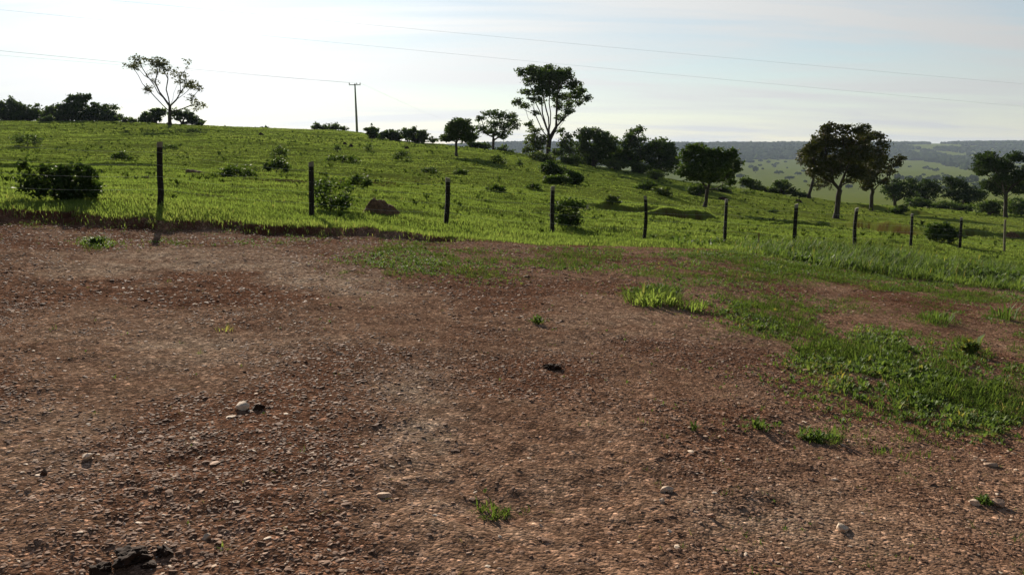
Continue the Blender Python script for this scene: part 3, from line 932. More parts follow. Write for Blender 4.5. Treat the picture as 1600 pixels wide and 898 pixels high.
def plant(name, label, cat, group, base_uv, lobes_px, d=None, fork_px=None, trunk_px=8, leaf=.12, nleaf=16, clus=1.0, twig_px=6,
          mat='leaf_dark', bark='bark', single=False, names=('trunk', 'crown'), spread=.55, bare=0, clr=None, leafup=.35, stem=.55):
    global RNG
    RNG = np.random.default_rng(sum((i + 1) * ord(ch) for i, ch in enumerate(label)) + 3)
    u0, v0 = base_uv
    if d is None:
        p = ground_hit(u0, v0); x, y = p
        d = y
    else:
        t = ray(u0, v0)[0]; x, y = t * d, d
    base = np.array([x, y, Hs(x, y) - .03])
    off = np.array([0, 0, base[2] + .03]) - np.array([0, 0, W(u0, v0, d)[2]])
    s = d / F
    us = [l[0] for l in lobes_px]
    half = (max(l[0] + l[2] for l in lobes_px) - min(l[0] - l[2] for l in lobes_px)) / 2 * s
    cu = (max(us) + min(us)) / 2
    lobes = []
    for l in lobes_px:
        lu, lv, ru, rv = l[:4]
        if name == 'dense_tree': ru, rv = ru * 1.22, rv * 1.2
        den = l[4] if len(l) > 4 else 1.0
        c = W(lu, lv, d) + off
        rel = min(1, abs(lu - cu) * s / max(half, 1e-3))
        c[1] += RNG.uniform(-1, 1) * spread * half * math.sqrt(max(0, 1 - rel * rel))
        lobes.append((c, np.array([ru * s, (ru + rv) / 2 * s * 1.15, rv * s]), den))
    if fork_px is None:
        fork_px = [(u0, v0 - 2)]
    fork = [W(a, b, d) + off for a, b in fork_px]
    (WV, WF), (LV, LF, LT) = tree_mesh(base, fork, lobes, trunk_px * s * .42, leaf, nleaf, clus, twig_px * s, bare, leafup, clr, stem)
    if single:
        V = np.vstack([WV, LV]); Fc = [WF, LF + len(WV)]
        T = np.concatenate([np.zeros(len(WV)), LT])
        mi = np.concatenate([np.zeros(len(WF)), np.ones(len(LF))])
        me = mesh_np(name, V, Fc, [M[bark], M[mat]], T, mi)
        return tag(link(name, me, None, base), label, cat, group)
    root = empty(name, base, label, cat, group)
    link(names[0], mesh_np(names[0], WV, WF, [M[bark]], smooth=True), root)
    link(names[1], mesh_np(names[1], LV, LF, [M[mat]], LT), root)
    return root

RIDGE = 'trees along the ridge of the pasture'
# sparse tree on the left ridge
plant('sparse_tree', 'tall sparse tree with see-through crown and bare twigs on the left ridge', 'tree', RIDGE, (265, 190),
      [(203, 96, 11, 5, .8), (216, 98, 10, 6, .6), (228, 90, 14, 6, .9), (246, 91, 16, 7, 1.1), (259, 96, 12, 6, 1.1), (236, 104, 14, 6, .5), (231, 134, 8, 6, 1.0),
       (240, 122, 8, 5, .45), (292, 94, 9, 7, .22), (299, 90, 6, 5, .2), (270, 104, 12, 7, .6), (282, 112, 12, 6, .7), (266, 118, 8, 5, .5), (289, 126, 8, 6, .8),
       (300, 126, 12, 7, 1.0), (310, 133, 7, 5, .9), (305, 148, 9, 6, .5), (309, 157, 9, 7, .6), (302, 163, 6, 5, .5), (318, 160, 4, 4, .7), (282, 138, 7, 3, .5), (222, 112, 8, 5, .2)],
      d=118, fork_px=[(264.5, 175), (265, 160)], trunk_px=6.5, leaf=.24, nleaf=5, clus=1.35, twig_px=3.4, mat='leaf_sparse', bark='bark', clr=.8, stem=.8)
# left grove
GR = 'trees of the dark grove on the left horizon'
plant('grove_tree', 'dark grove tree cut by the left edge of the photo', 'tree', GR, (-6, 186), [(-8, 165, 12, 12), (2, 160, 5, 5), (-2, 175, 10, 8)], d=127, fork_px=[(-6, 180)], trunk_px=4, leaf=.34, nleaf=10, twig_px=3.5)
plant('grove_tree', 'dark grove tree with a leaning pointed top beside the left edge tree', 'tree', GR, (28, 186), [(14, 155, 5, 8), (22, 161, 10, 8), (36, 164, 9, 7), (30, 174, 17, 9), (14, 173, 8, 9)], d=128, fork_px=[(28, 179)], trunk_px=4, leaf=.34, nleaf=12, twig_px=3.5)
plant('grove_tree', 'low dark grove tree with one thin twig sticking up', 'tree', GR, (60, 186), [(63, 160, 3, 4, .7), (60, 171, 12, 8), (73, 176, 10, 7), (50, 176, 8, 6)], d=129, fork_px=[(60, 181)], trunk_px=3.5, leaf=.34, nleaf=11, twig_px=3.5)
plant('grove_tree', 'lighter green flat-topped grove tree before the tallest grove tree', 'tree', GR, (90, 186), [(92, 164, 14, 5), (86, 173, 14, 8), (100, 174, 9, 8)], d=126, fork_px=[(90, 178)], trunk_px=3.5, leaf=.34, nleaf=11, twig_px=3.5, mat='leaf_mid')
plant('grove_tree', 'tallest grove tree with a square top in the left grove', 'tree', GR, (120, 186), [(113, 150, 9, 6), (126, 149, 11, 6), (135, 147, 4, 4), (118, 160, 18, 8), (130, 168, 12, 8), (113, 172, 12, 9), (124, 178, 8, 5)], d=127, fork_px=[(121, 178)], trunk_px=5, leaf=.34, nleaf=13, twig_px=3.5)
plant('grove_tree', 'spreading grove tree with ragged twigs at the right end of the grove', 'tree', GR, (158, 186), [(150, 159, 9, 5), (162, 161, 10, 5), (176, 161, 6, 3, .6), (182, 160, 3, 3, .5), (150, 171, 13, 9), (168, 172, 13, 8), (180, 178, 8, 5)], d=128, fork_px=[(157, 178)], trunk_px=4, leaf=.34, nleaf=11, twig_px=3.5)
for lab, u in [('low dark bush under the pointed leaning grove tree', 14), ('low dark bush between the pointed tree and the thin-twig tree', 45), ('low dark bush between the thin-twig tree and the flat-topped tree', 78),
               ('low dark bush between the flat-topped tree and the tallest grove tree', 104), ('low dark bush between the tallest and the ragged grove trees', 138), ('low dark bush under the ragged right end of the grove', 172)]:
    plant('bush', lab, 'bush', 'low bushes under the left grove', (u, 187), [(u - 9, 179, 9, 6), (u + 2, 176, 10, 7), (u + 10, 180, 9, 6)], d=127, leaf=.32, nleaf=13, twig_px=3.5, single=True)
plant('shrub', 'dark shrub standing just below the left grove', 'shrub', None, (71, 190), [(66, 187, 6, 3), (75, 184, 5, 5), (72, 188, 8, 3)], leaf=.25, nleaf=14, twig_px=3, single=True)
plant('shrub', 'low pale shrub trailing off the right end of the left grove', 'shrub', None, (194, 187), [(188, 178, 7, 3, .7), (198, 183, 9, 3), (210, 185, 8, 3)], d=122, leaf=.25, nleaf=11, twig_px=3, mat='leaf_mid', single=True)
plant('shrub', 'rounded bush behind and left of the sparse tree trunk', 'shrub', None, (242, 190), [(232, 181, 11, 7), (246, 177, 13, 9), (252, 170, 8, 5), (223, 183, 8, 5)], d=126, leaf=.32, nleaf=13, twig_px=3.5, single=True)
plant('shrub', 'gappy dark bush behind and right of the sparse tree trunk', 'shrub', None, (285, 192), [(277, 177, 9, 9), (290, 176, 9, 6), (296, 184, 10, 6), (308, 188, 8, 4), (314, 190, 6, 3)], d=126, leaf=.32, nleaf=13, twig_px=3.5, single=True)
plant('shrub', 'flat bush poking over the ridge between sparse tree and utility pole', 'shrub', None, (348, 197), [(340, 193, 10, 4), (354, 193, 11, 4)], d=150, leaf=.3, nleaf=14, twig_px=3, mat='leaf_mid', single=True)
plant('shrub', 'small paired bush tops on the bare part of the ridge', 'shrub', None, (408, 200), [(402, 196, 9, 4), (414, 195, 7, 5), (428, 198, 4, 3, .7)], d=152, leaf=.3, nleaf=13, twig_px=3, mat='leaf_mid', single=True)
plant('shrub', 'long low bush on the ridge just left of the utility pole', 'shrub', None, (515, 205), [(494, 197, 5, 6), (506, 200, 10, 4), (522, 198, 12, 5), (538, 201, 7, 3)], d=156, leaf=.34, nleaf=13, twig_px=3, mat='leaf_mid', single=True)
plant('shrub', 'spiky upright shrub just right of the utility pole', 'shrub', None, (580, 209), [(574, 197, 3, 6, .9), (582, 193, 3, 6, .9), (588, 198, 4, 5, .9), (592, 204, 6, 5), (580, 203, 5, 5)], d=118, leaf=.34, nleaf=11, twig_px=3, single=True)
plant('shrub', 'rounded bush between the spiky shrub and the gappy ridge bush', 'shrub', None, (612, 216), [(602, 207, 8, 6), (615, 206, 10, 8), (622, 210, 9, 6)], d=112, leaf=.28, nleaf=14, twig_px=3, single=True)
plant('shrub', 'gappy ridge bush with two humps left of the round-crowned tree', 'shrub', None, (650, 217), [(636, 202, 9, 8), (645, 200, 6, 8, .8), (660, 203, 10, 7), (652, 211, 17, 5), (674, 212, 7, 4, .7)], d=110, leaf=.28, nleaf=13, twig_px=3, mat='leaf_mid', single=True)
# round tree on the slope
plant('round_tree', 'small round-crowned dark tree on a thin trunk with its shadow on the slope', 'tree', None, (713, 244),
      [(716, 195, 14, 9), (708, 200, 10, 8), (728, 200, 12, 12), (701, 212, 11, 7), (694, 217, 7, 4), (722, 212, 16, 9), (737, 213, 8, 9), (705, 216, 8, 4), (715, 205, 14, 10)],
      fork_px=[(713, 232), (713, 222)], trunk_px=4.5, leaf=.20, nleaf=18, twig_px=4.2, spread=.5)
plant('umbrella_tree', 'broad umbrella-crowned tree on the ridge between round tree and tallest tree', 'tree', RIDGE, (771, 236),
      [(765, 177, 10, 5), (780, 178, 11, 6), (794, 182, 11, 7), (803, 190, 8, 6), (752, 185, 8, 4), (752, 202, 9, 8), (775, 192, 14, 8), (768, 206, 11, 6), (790, 200, 11, 8), (784, 212, 8, 5), (807, 197, 4, 4)],
      d=110, fork_px=[(771, 222), (771, 214)], trunk_px=5, leaf=.26, nleaf=13, clus=.9, twig_px=4)
plant('shrub', 'dark bush under the left side of the umbrella-crowned tree', 'shrub', None, (748, 233), [(742, 224, 10, 6), (756, 226, 9, 6), (735, 220, 6, 6)], d=113, leaf=.28, nleaf=14, twig_px=3.5, single=True)
plant('shrub', 'grey green bush under the right side of the umbrella-crowned tree', 'shrub', None, (790, 236), [(786, 221, 9, 8), (798, 227, 10, 6), (778, 226, 8, 6), (810, 231, 8, 4)], d=124, leaf=.3, nleaf=14, twig_px=3.5, mat='leaf_mid', single=True)
# tallest tree
plant('tall_tree', 'tallest tree with flat-topped crown and several bare stems on the ridge', 'tree', RIDGE, (856, 247),
      [(818, 108, 11, 6), (830, 104, 8, 5), (840, 110, 12, 8), (856, 103, 9, 6), (868, 108, 12, 8), (885, 110, 8, 7), (880, 121, 14, 9), (895, 131, 11, 8), (909, 136, 8, 7), (917, 150, 6, 5), (905, 157, 6, 5, .8), (900, 146, 10, 6),
       (826, 122, 10, 7, .8), (822, 140, 8, 6, .8), (808, 158, 8, 5), (820, 161, 8, 5, .8), (838, 140, 10, 7, .75), (850, 124, 12, 8, .9), (866, 132, 12, 8, .9), (884, 148, 10, 6, .8), (872, 162, 9, 6, .7), (888, 171, 7, 5, .9), (876, 180, 7, 5, .8), (836, 176, 6, 4, .6), (828, 191, 7, 5, .8), (846, 156, 7, 5, .6), (842, 118, 12, 8), (858, 114, 14, 8), (874, 118, 12, 8), (858, 142, 12, 8, .8), (870, 148, 10, 7, .7), (834, 152, 9, 6, .6), (892, 158, 9, 5, .7), (848, 134, 10, 6, .8)],
      d=95, fork_px=[(857, 225), (857, 206)], stem=.9, trunk_px=9, leaf=.22, nleaf=15, clus=1.3, twig_px=4.2, mat='leaf_mid', spread=.5)
RB = 'bushes and small trees along the ridge by the tallest tree'
plant('bush', 'light green bush wrapping the left foot of the tallest tree', 'bush', RB, (838, 248), [(836, 205, 8, 8, .7), (832, 220, 11, 10), (842, 233, 10, 9), (824, 236, 7, 7), (848, 218, 7, 8, .8)], d=92, leaf=.22, nleaf=13, twig_px=4, mat='leaf_light', names=('stem', 'foliage'))
plant('bush', 'feathery upright bush just right of the tallest trunk', 'bush', RB, (884, 252), [(876, 203, 7, 6, .7), (886, 210, 8, 6, .8), (884, 222, 13, 9), (872, 235, 12, 8), (892, 236, 12, 9)], d=92, leaf=.22, nleaf=12, twig_px=4, mat='leaf_mid', names=('stem', 'foliage'))
plant('dense_tree', 'broad dense dark tree in the ridge thicket, nearest the feathery bush', 'tree', RB, (928, 257), [(912, 205, 12, 7), (926, 207, 12, 8), (942, 214, 13, 10), (955, 224, 10, 12), (930, 224, 18, 12), (908, 224, 9, 10), (940, 240, 15, 10), (918, 242, 13, 10)], d=93, fork_px=[(928, 248)], trunk_px=7, leaf=.24, nleaf=17, twig_px=4.5)
plant('dense_tree', 'low dark thicket tree filling the gap left of the raised-tuft thicket tree', 'tree', RB, (962, 262), [(958, 232, 11, 10), (970, 238, 10, 10), (962, 248, 12, 9)], d=96, fork_px=[(962, 254)], trunk_px=5, leaf=.24, nleaf=16, twig_px=4.5)
plant('dense_tree', 'dark thicket tree with a small raised tuft on top', 'tree', RB, (990, 265), [(992, 200, 9, 5), (986, 209, 9, 7), (998, 218, 13, 9), (980, 226, 10, 10), (1004, 235, 12, 11), (985, 244, 13, 11)], d=94, fork_px=[(990, 255)], trunk_px=7, leaf=.24, nleaf=16, twig_px=4.5)
plant('dense_tree', 'rounded dark thicket tree at the right end of the ridge thicket', 'tree', RB, (1032, 272), [(1022, 218, 10, 7), (1040, 220, 12, 8), (1050, 232, 9, 11), (1030, 236, 17, 12), (1046, 250, 12, 12), (1022, 256, 12, 10)], d=93, fork_px=[(1032, 262)], trunk_px=7, leaf=.24, nleaf=17, twig_px=4.5)
for (lab, u, v, lob, mt) in [
    ('leafy green bush at the foot of the tallest tree', 848, 252, [(838, 246, 10, 7), (854, 247, 11, 6)], 'leaf_light'),
    ('low green bush before the feathery bush', 892, 256, [(884, 250, 9, 6), (898, 250, 9, 6)], 'leaf_mid'),
    ('low green bush before the broad dense thicket tree', 926, 258, [(918, 250, 9, 6), (932, 252, 9, 5)], 'leaf_mid'),
    ('pale green bush filling the gap between two thicket trees', 962, 262, [(955, 254, 8, 7), (968, 256, 9, 6)], 'leaf_light'),
    ('leafy bush before the dark thicket tree with the raised tuft', 1000, 268, [(994, 258, 9, 8), (1008, 260, 8, 6)], 'leaf_mid'),
    ('dark round bush on the slope at the upper end of the long tree shadow', 865, 273, [(857, 263, 10, 8), (872, 266, 10, 7), (864, 270, 14, 5)], 'leaf_dark'),
    ('low sprawling bush just below the dark round slope bush', 868, 287, [(858, 281, 10, 5), (876, 281, 12, 6)], 'leaf_mid'),
    ('upright dark bush at the left end of the long tree shadow', 897, 288, [(893, 277, 6, 9), (900, 280, 8, 7)], 'leaf_dark'),
    ('small leafy bush at the right end of the long tree shadow', 1008, 297, [(1000, 292, 9, 4), (1014, 291, 9, 5)], 'leaf_mid'),
    ('small round bush below the right end of the ridge thicket', 1024, 280, [(1020, 272, 6, 6), (1029, 273, 6, 5)], 'leaf_mid'),
    ('pale open bush between the long shadow and the leaning tree', 1034, 306, [(1029, 299, 7, 6, .7), (1040, 300, 7, 6, .7)], 'leaf_light'),
    ('dark bush seen under the crown of the leaning tree', 1090, 306, [(1084, 297, 9, 8), (1098, 298, 8, 7)], 'leaf_mid'),
    ('low bush right of the trunk of the leaning tree', 1130, 300, [(1124, 296, 9, 4), (1136, 297, 7, 3)], 'leaf_mid'),
]:
    lob = [(q[0], q[1], q[2] * 1.25, q[3] * 1.2, *q[4:]) for q in lob]
    plant('bush', lab, 'bush', 'low bushes on the slope below the ridge', (u, v), lob, leaf=.17, nleaf=15, twig_px=3.6, mat=mt, single=True)
# leaning dense tree
plant('leaning_tree', 'dense low-crowned dark tree on a leaning trunk behind the fence', 'tree', None, (1101, 326),
      [(1083, 234, 10, 6), (1097, 232, 8, 6), (1076, 248, 13, 10), (1098, 246, 16, 11), (1120, 246, 14, 10), (1140, 248, 12, 10), (1150, 262, 9, 10), (1112, 264, 24, 13), (1080, 268, 17, 11), (1065, 274, 7, 6), (1140, 276, 12, 9), (1110, 280, 20, 7), (1139, 288, 5, 4), (1088, 280, 12, 6)],
      d=52, fork_px=[(1104, 308), (1108, 291)], trunk_px=6.5, leaf=.17, nleaf=22, clus=1.05, twig_px=5.2, spread=.5)
RV = 'shrubs on the ridge edge in front of the valley'
plant('shrub', 'dark sloping shrub against the valley right of the leaning tree', 'shrub', RV, (1175, 294), [(1162, 279, 9, 7), (1174, 283, 11, 7), (1186, 289, 8, 4)], d=86, leaf=.2, nleaf=16, twig_px=3.6, single=True)
plant('shrub', 'pale thin shrub between two darker shrubs on the ridge edge', 'shrub', RV, (1200, 297), [(1195, 288, 7, 6, .7), (1206, 291, 8, 4, .8)], d=84, leaf=.18, nleaf=10, twig_px=3.6, mat='leaf_light', single=True)
plant('shrub', 'rounded two-humped shrub standing out against the pale valley pasture', 'shrub', RV, (1224, 300), [(1216, 283, 8, 7), (1227, 284, 8, 7), (1220, 292, 12, 6), (1237, 294, 7, 6)], d=83, leaf=.2, nleaf=16, twig_px=3.6, single=True)
plant('shrub', 'small low shrub just left of the slender leaning tree', 'shrub', RV, (1253, 305), [(1249, 301, 7, 3), (1258, 302, 6, 3)], d=82, leaf=.18, nleaf=12, twig_px=3, single=True)
# three big trees on the right
TR = 'three broad trees standing together behind the right part of the fence'
plant('slender_tree', 'slender leaning tree, farthest back of three broad trees', 'tree', TR, (1264, 312),
      [(1262, 240, 10, 9), (1257, 254, 9, 8), (1272, 258, 10, 9), (1285, 284, 12, 6, .8), (1296, 292, 9, 6, .8), (1278, 294, 8, 5, .8), (1268, 270, 7, 6, .6), (1252, 246, 6, 6)],
      d=80, fork_px=[(1267, 297), (1271, 282)], trunk_px=6, leaf=.20, nleaf=14, clus=.8, twig_px=4.6, mat='leaf_brown', spread=.4)
plant('broad_tree', 'broadest brownish green tree on a forked trunk, nearest of three trees', 'tree', TR, (1306, 344),
      [(1282, 208, 10, 6), (1297, 203, 9, 6), (1312, 208, 12, 7), (1333, 206, 12, 7), (1290, 222, 16, 9), (1270, 226, 11, 9), (1262, 240, 10, 9), (1312, 226, 16, 12), (1334, 224, 14, 10), (1350, 220, 8, 8), (1290, 242, 17, 11), (1318, 246, 20, 12), (1342, 245, 15, 12), (1272, 256, 12, 8), (1300, 262, 17, 9), (1328, 266, 16, 9), (1346, 268, 10, 8), (1282, 272, 10, 6), (1326, 286, 6, 4, .7), (1298, 274, 16, 8), (1270, 272, 11, 7), (1334, 276, 14, 7), (1285, 256, 14, 9), (1330, 256, 14, 9)],
      d=58, fork_px=[(1309, 320), (1312, 300), (1315, 287)], stem=.8, trunk_px=10, leaf=.19, nleaf=20, clus=.95, twig_px=5.5, mat='leaf_brown', spread=.6)
plant('broad_tree', 'brownish green tree with drooping right branches, rightmost of three broad trees', 'tree', TR, (1361, 326),
      [(1345, 230, 13, 10), (1350, 262, 13, 9), (1340, 214, 9, 7), (1350, 205, 10, 6), (1362, 209, 9, 6), (1374, 208, 7, 5, .9), (1384, 210, 5, 4, .9), (1372, 222, 11, 7, .9), (1358, 226, 11, 8), (1370, 238, 13, 8), (1384, 244, 12, 6), (1397, 246, 8, 5), (1403, 252, 5, 4), (1358, 250, 14, 10), (1382, 258, 14, 8), (1397, 266, 7, 5, .8), (1366, 270, 16, 9), (1348, 276, 12, 8), (1378, 280, 9, 5), (1356, 288, 9, 6)],
      d=70, fork_px=[(1362, 308), (1364, 296)], trunk_px=7, leaf=.20, nleaf=17, clus=.9, twig_px=5.0, mat='leaf_brown', spread=.5)
TV = 'dark trees in the dip beyond the right pasture'
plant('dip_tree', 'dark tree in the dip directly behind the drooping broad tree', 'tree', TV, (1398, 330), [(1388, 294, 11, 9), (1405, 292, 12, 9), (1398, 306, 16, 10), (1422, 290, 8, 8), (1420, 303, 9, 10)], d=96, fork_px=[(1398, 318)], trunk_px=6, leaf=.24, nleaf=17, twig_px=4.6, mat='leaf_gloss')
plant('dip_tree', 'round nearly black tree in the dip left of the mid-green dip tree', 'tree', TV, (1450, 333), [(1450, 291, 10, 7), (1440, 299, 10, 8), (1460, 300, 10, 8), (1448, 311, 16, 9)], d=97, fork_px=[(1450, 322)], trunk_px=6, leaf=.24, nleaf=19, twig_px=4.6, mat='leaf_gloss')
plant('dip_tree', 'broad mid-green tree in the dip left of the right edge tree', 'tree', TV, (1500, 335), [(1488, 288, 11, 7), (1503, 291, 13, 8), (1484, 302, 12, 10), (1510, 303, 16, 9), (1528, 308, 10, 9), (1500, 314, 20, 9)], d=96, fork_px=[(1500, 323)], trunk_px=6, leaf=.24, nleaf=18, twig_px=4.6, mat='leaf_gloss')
for (lab, u, v, lob, mt, dd) in [
    ('low dark undergrowth bush below the round nearly black dip tree', 1436, 330, [(1424, 322, 9, 5), (1438, 323, 11, 5), (1452, 324, 9, 4)], 'leaf_dark', 90),
    ('low green bush below the broad mid-green dip tree', 1480, 332, [(1470, 325, 10, 4), (1488, 326, 12, 5), (1505, 328, 9, 4)], 'leaf_mid', 88),
    ('light green bush left of the right edge tree trunk', 1546, 332, [(1536, 322, 9, 5, .8), (1550, 318, 11, 5, .8), (1562, 326, 8, 4, .8)], 'leaf_mid', 78),
    ('dark bush right of the right edge tree trunk', 1592, 334, [(1584, 320, 9, 8), (1600, 322, 12, 8), (1612, 326, 9, 6)], 'leaf_dark', 84),
    ('small twiggy bush on the slope before the broad mid-green dip tree', 1404, 334, [(1400, 330, 6, 3), (1408, 329, 5, 4)], 'leaf_mid', None),
]:
    lob = [(q[0], q[1] - 1, q[2] * 1.4, q[3] * 1.5) for q in lob]
    plant('bush', lab, 'bush', 'bushes along the foot of the dip trees', (u, v), lob, d=dd, leaf=.19, nleaf=15, twig_px=3.8, mat=mt, single=True)
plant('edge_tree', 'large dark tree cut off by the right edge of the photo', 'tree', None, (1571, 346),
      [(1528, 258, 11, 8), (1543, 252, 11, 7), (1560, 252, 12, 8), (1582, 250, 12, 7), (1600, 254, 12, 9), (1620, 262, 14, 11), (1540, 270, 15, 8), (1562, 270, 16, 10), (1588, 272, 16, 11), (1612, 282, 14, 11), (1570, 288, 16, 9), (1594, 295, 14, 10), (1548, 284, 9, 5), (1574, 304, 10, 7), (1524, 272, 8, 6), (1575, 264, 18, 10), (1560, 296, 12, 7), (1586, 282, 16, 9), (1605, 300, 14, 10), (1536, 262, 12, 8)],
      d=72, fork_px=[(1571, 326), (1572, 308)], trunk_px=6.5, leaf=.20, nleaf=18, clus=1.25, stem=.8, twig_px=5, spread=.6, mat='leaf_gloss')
# bushes in the pasture
FB = 'dark bushes growing close behind the fence'
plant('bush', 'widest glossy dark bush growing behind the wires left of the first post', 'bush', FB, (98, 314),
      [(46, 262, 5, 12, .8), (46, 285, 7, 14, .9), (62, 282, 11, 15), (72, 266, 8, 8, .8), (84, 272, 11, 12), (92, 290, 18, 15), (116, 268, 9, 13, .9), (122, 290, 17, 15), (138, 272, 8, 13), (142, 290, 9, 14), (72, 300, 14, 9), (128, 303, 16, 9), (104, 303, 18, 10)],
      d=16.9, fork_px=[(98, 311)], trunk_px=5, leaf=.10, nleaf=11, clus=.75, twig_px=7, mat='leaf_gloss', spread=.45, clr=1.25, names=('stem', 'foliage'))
plant('bush', 'leafy dark bush touching the second post', 'bush', FB, (516, 342),
      [(500, 306, 8, 9, .8), (512, 300, 7, 9, .8), (528, 300, 8, 11, .8), (540, 308, 8, 10, .8), (506, 322, 13, 11), (528, 324, 16, 11), (542, 326, 8, 9), (518, 332, 20, 7)],
      d=20.2, fork_px=[(516, 340)], trunk_px=4, leaf=.09, nleaf=9, clus=.55, twig_px=6, mat='leaf_mid', spread=.5, clr=1.7, names=('stem', 'foliage'))
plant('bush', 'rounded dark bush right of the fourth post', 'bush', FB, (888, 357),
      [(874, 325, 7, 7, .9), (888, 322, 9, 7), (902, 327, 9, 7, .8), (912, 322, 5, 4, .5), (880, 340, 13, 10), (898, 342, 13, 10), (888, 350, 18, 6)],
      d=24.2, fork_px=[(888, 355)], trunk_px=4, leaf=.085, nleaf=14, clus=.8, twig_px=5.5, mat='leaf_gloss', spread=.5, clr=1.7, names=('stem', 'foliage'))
plant('bush', 'round bush by the red gully behind the right part of the fence', 'bush', FB, (1472, 378),
      [(1460, 357, 9, 8), (1472, 354, 10, 7), (1484, 360, 10, 8), (1466, 367, 15, 9), (1484, 369, 13, 7), (1454, 366, 6, 8, .8), (1496, 366, 4, 5, .7)],
      fork_px=[(1472, 376)], trunk_px=3, leaf=.12, nleaf=15, clus=.95, twig_px=5, mat='leaf_dark', spread=.5, names=('stem', 'foliage'))
PS = 'small shrubs dotted over the pasture slope'
def small(lab, u, v, w, h, mt='leaf_mid', den=.5, leaf=.10, tw=3.0):
    if den > .55: den = .52
    h *= .9
    lob = [(u - w * .22, v - h * .5, w * .26, h * .42, den), (u + w * .2, v - h * .52, w * .26, h * .42, den), (u, v - h * .62, w * .25, h * .38, den), (u - w * .36, v - h * .28, w * .16, h * .28, den), (u + w * .36, v - h * .26, w * .16, h * .26, den)]
    plant('shrub', lab, 'shrub', PS, (u, v), lob, leaf=leaf, nleaf=13, twig_px=tw, mat=mt, single=True, trunk_px=1.6)
small('dark rounded shrub high on the slope near the left edge', 43, 229, 46, 24)
small('dark shrub behind the fence wires, halfway from wide bush to first post', 190, 251, 30, 15)
small('dense dark round shrub on the slope left of the second post', 432, 269, 36, 23)
small('ragged shrub just above the dense round shrub left of the second post', 437, 245, 24, 19, den=.8)
small('tiny dark shrub above the first post on the slope', 267, 234, 22, 9)
small('small ragged shrub high on the slope below the sparse tree', 302, 208, 24, 9)
small('row of thin weedy shrubs on the bare scrape left of the second post', 372, 278, 60, 22, 'leaf_mid', .55, .1, 4)
small('long low shrub across the slope right above the second post', 535, 253, 56, 12)
small('small round dark shrub near the top of the slope below the pole', 527, 238, 12, 15)
small('narrow shrub on the slope below the ridge bushes', 576, 235, 11, 14)
small('dense dome-shaped shrub in the middle of the slope', 628, 251, 30, 19)
small('dark low shrub downhill of the dome-shaped shrub', 672, 271, 26, 10)
small('low shrub in the grass under the round tree shadow', 719, 274, 22, 11)
small('dome-shaped shrub uphill right of the round tree shadow', 779, 257, 26, 17)
small('thin twiggy shrub below the tallest tree', 812, 260, 9, 14, den=.6)
small('dark flat shrub on the lower slope right of the third post', 775, 298, 28, 10)
small('leafy shrub on the lower slope before the long tree shadow', 833, 296, 24, 9, 'leaf_mid')
small('spiky pale shrub between the fourth and fifth posts', 957, 319, 22, 16, 'leaf_light', .6, .1)
small('upright shrub uphill of the second post bush', 505, 300, 30, 22, 'leaf_mid', .5, .09, 4)
small('loose weedy shrub uphill of the earth mound', 560, 292, 34, 20, 'leaf_mid', .55, .09, 4)
small('small dark shrub beside the leaning tree shadow', 1207, 332, 12, 6)
small('grassy shrub on the ridge edge right of the leaning tree', 1166, 303, 26, 6, 'leaf_mid')

# ------------------------------------------------------------------ earth mounds
def mound(label, u, v, w, h, d=None, peaks=(), skew=-.15, seed=0, mat='mound'):
    p = ground_hit(u, v) if d is None else np.array([ray(u, v)[0] * d, d])
    s = p[1] / F
    a = np.linspace(0, 2 * math.pi, 48, endpoint=False); rr = np.linspace(0, 1, 16)
    A, R = np.meshgrid(a, rr)
    X = np.cos(A) * R; Y = np.sin(A) * R
    n = fbm(X.ravel() * 3 + seed, Y.ravel() * 3, 300 + seed, 4).reshape(X.shape)
    prof = (1 - R ** 2.2) ** .9
    n2 = fbm(X.ravel() * 9 + seed, Y.ravel() * 9, 310 + seed, 3).reshape(X.shape)
    Z = prof * (.80 + .55 * (n - .5)) + (n - .5) * .10 * (R < 1) + (n2 - .5) * .26 * (R < 1)
    for (px, ph) in peaks:
        Z += ph * np.exp(-(((X - px) / .09) ** 2 + (Y / .16) ** 2))
    Xs = X * (1 + .18 * (n - .5)) + skew * prof
    V = np.stack([Xs * w * s / 2, Y * w * s * .36, Z * h * s - .05 - .05 * R], -1).reshape(-1, 3)
    i = np.arange(15)[:, None] * 48; j = np.arange(48)[None]; j2 = (j + 1) % 48
    Fc = np.stack([i + j, i + j2, i + 48 + j2, i + 48 + j], -1).reshape(-1, 4)[:, ::-1]
    me = mesh_np('earth_mound', V, Fc, [M[mat]], smooth=True)
    o = link('earth_mound', me, None, (p[0], p[1], Hs(*p)))
    return tag(o, label, 'mound', 'reddish earth mounds in the pasture')
mound('largest red earth mound with two small points on top behind the fence', 596, 333, 62, 27, peaks=((-.17, .22), (.13, .26)), seed=3)
mound('low brown earth mound on the slope right of the first post', 303, 270, 36, 9, seed=5)
mound('faint low earth mound just left of the first post', 228, 279, 22, 6, seed=6)
mound('tiny dark earth mound near the ridge left of the pole', 408, 211, 10, 5, seed=7, mat='clod')
mound('small dark earth mound, first of a pair high on the slope', 539, 226, 9, 5, seed=8, mat='clod')
mound('small dark earth mound, lower of a pair high on the slope', 549, 229, 9, 5, seed=9, mat='clod')
mound('dark earth mound right of the leaning tree trunk', 1130, 312, 20, 6, seed=10, mat='clod')
mound('dark earth mound left of the broadest tree', 1248, 316, 13, 6, seed=11, mat='clod')
mound('red earth mound by the pale last post', 1582, 372, 26, 12, seed=12)
mound('small dark earth mound uphill of the dome-shaped shrub', 636, 232, 10, 5, seed=13, mat='clod')

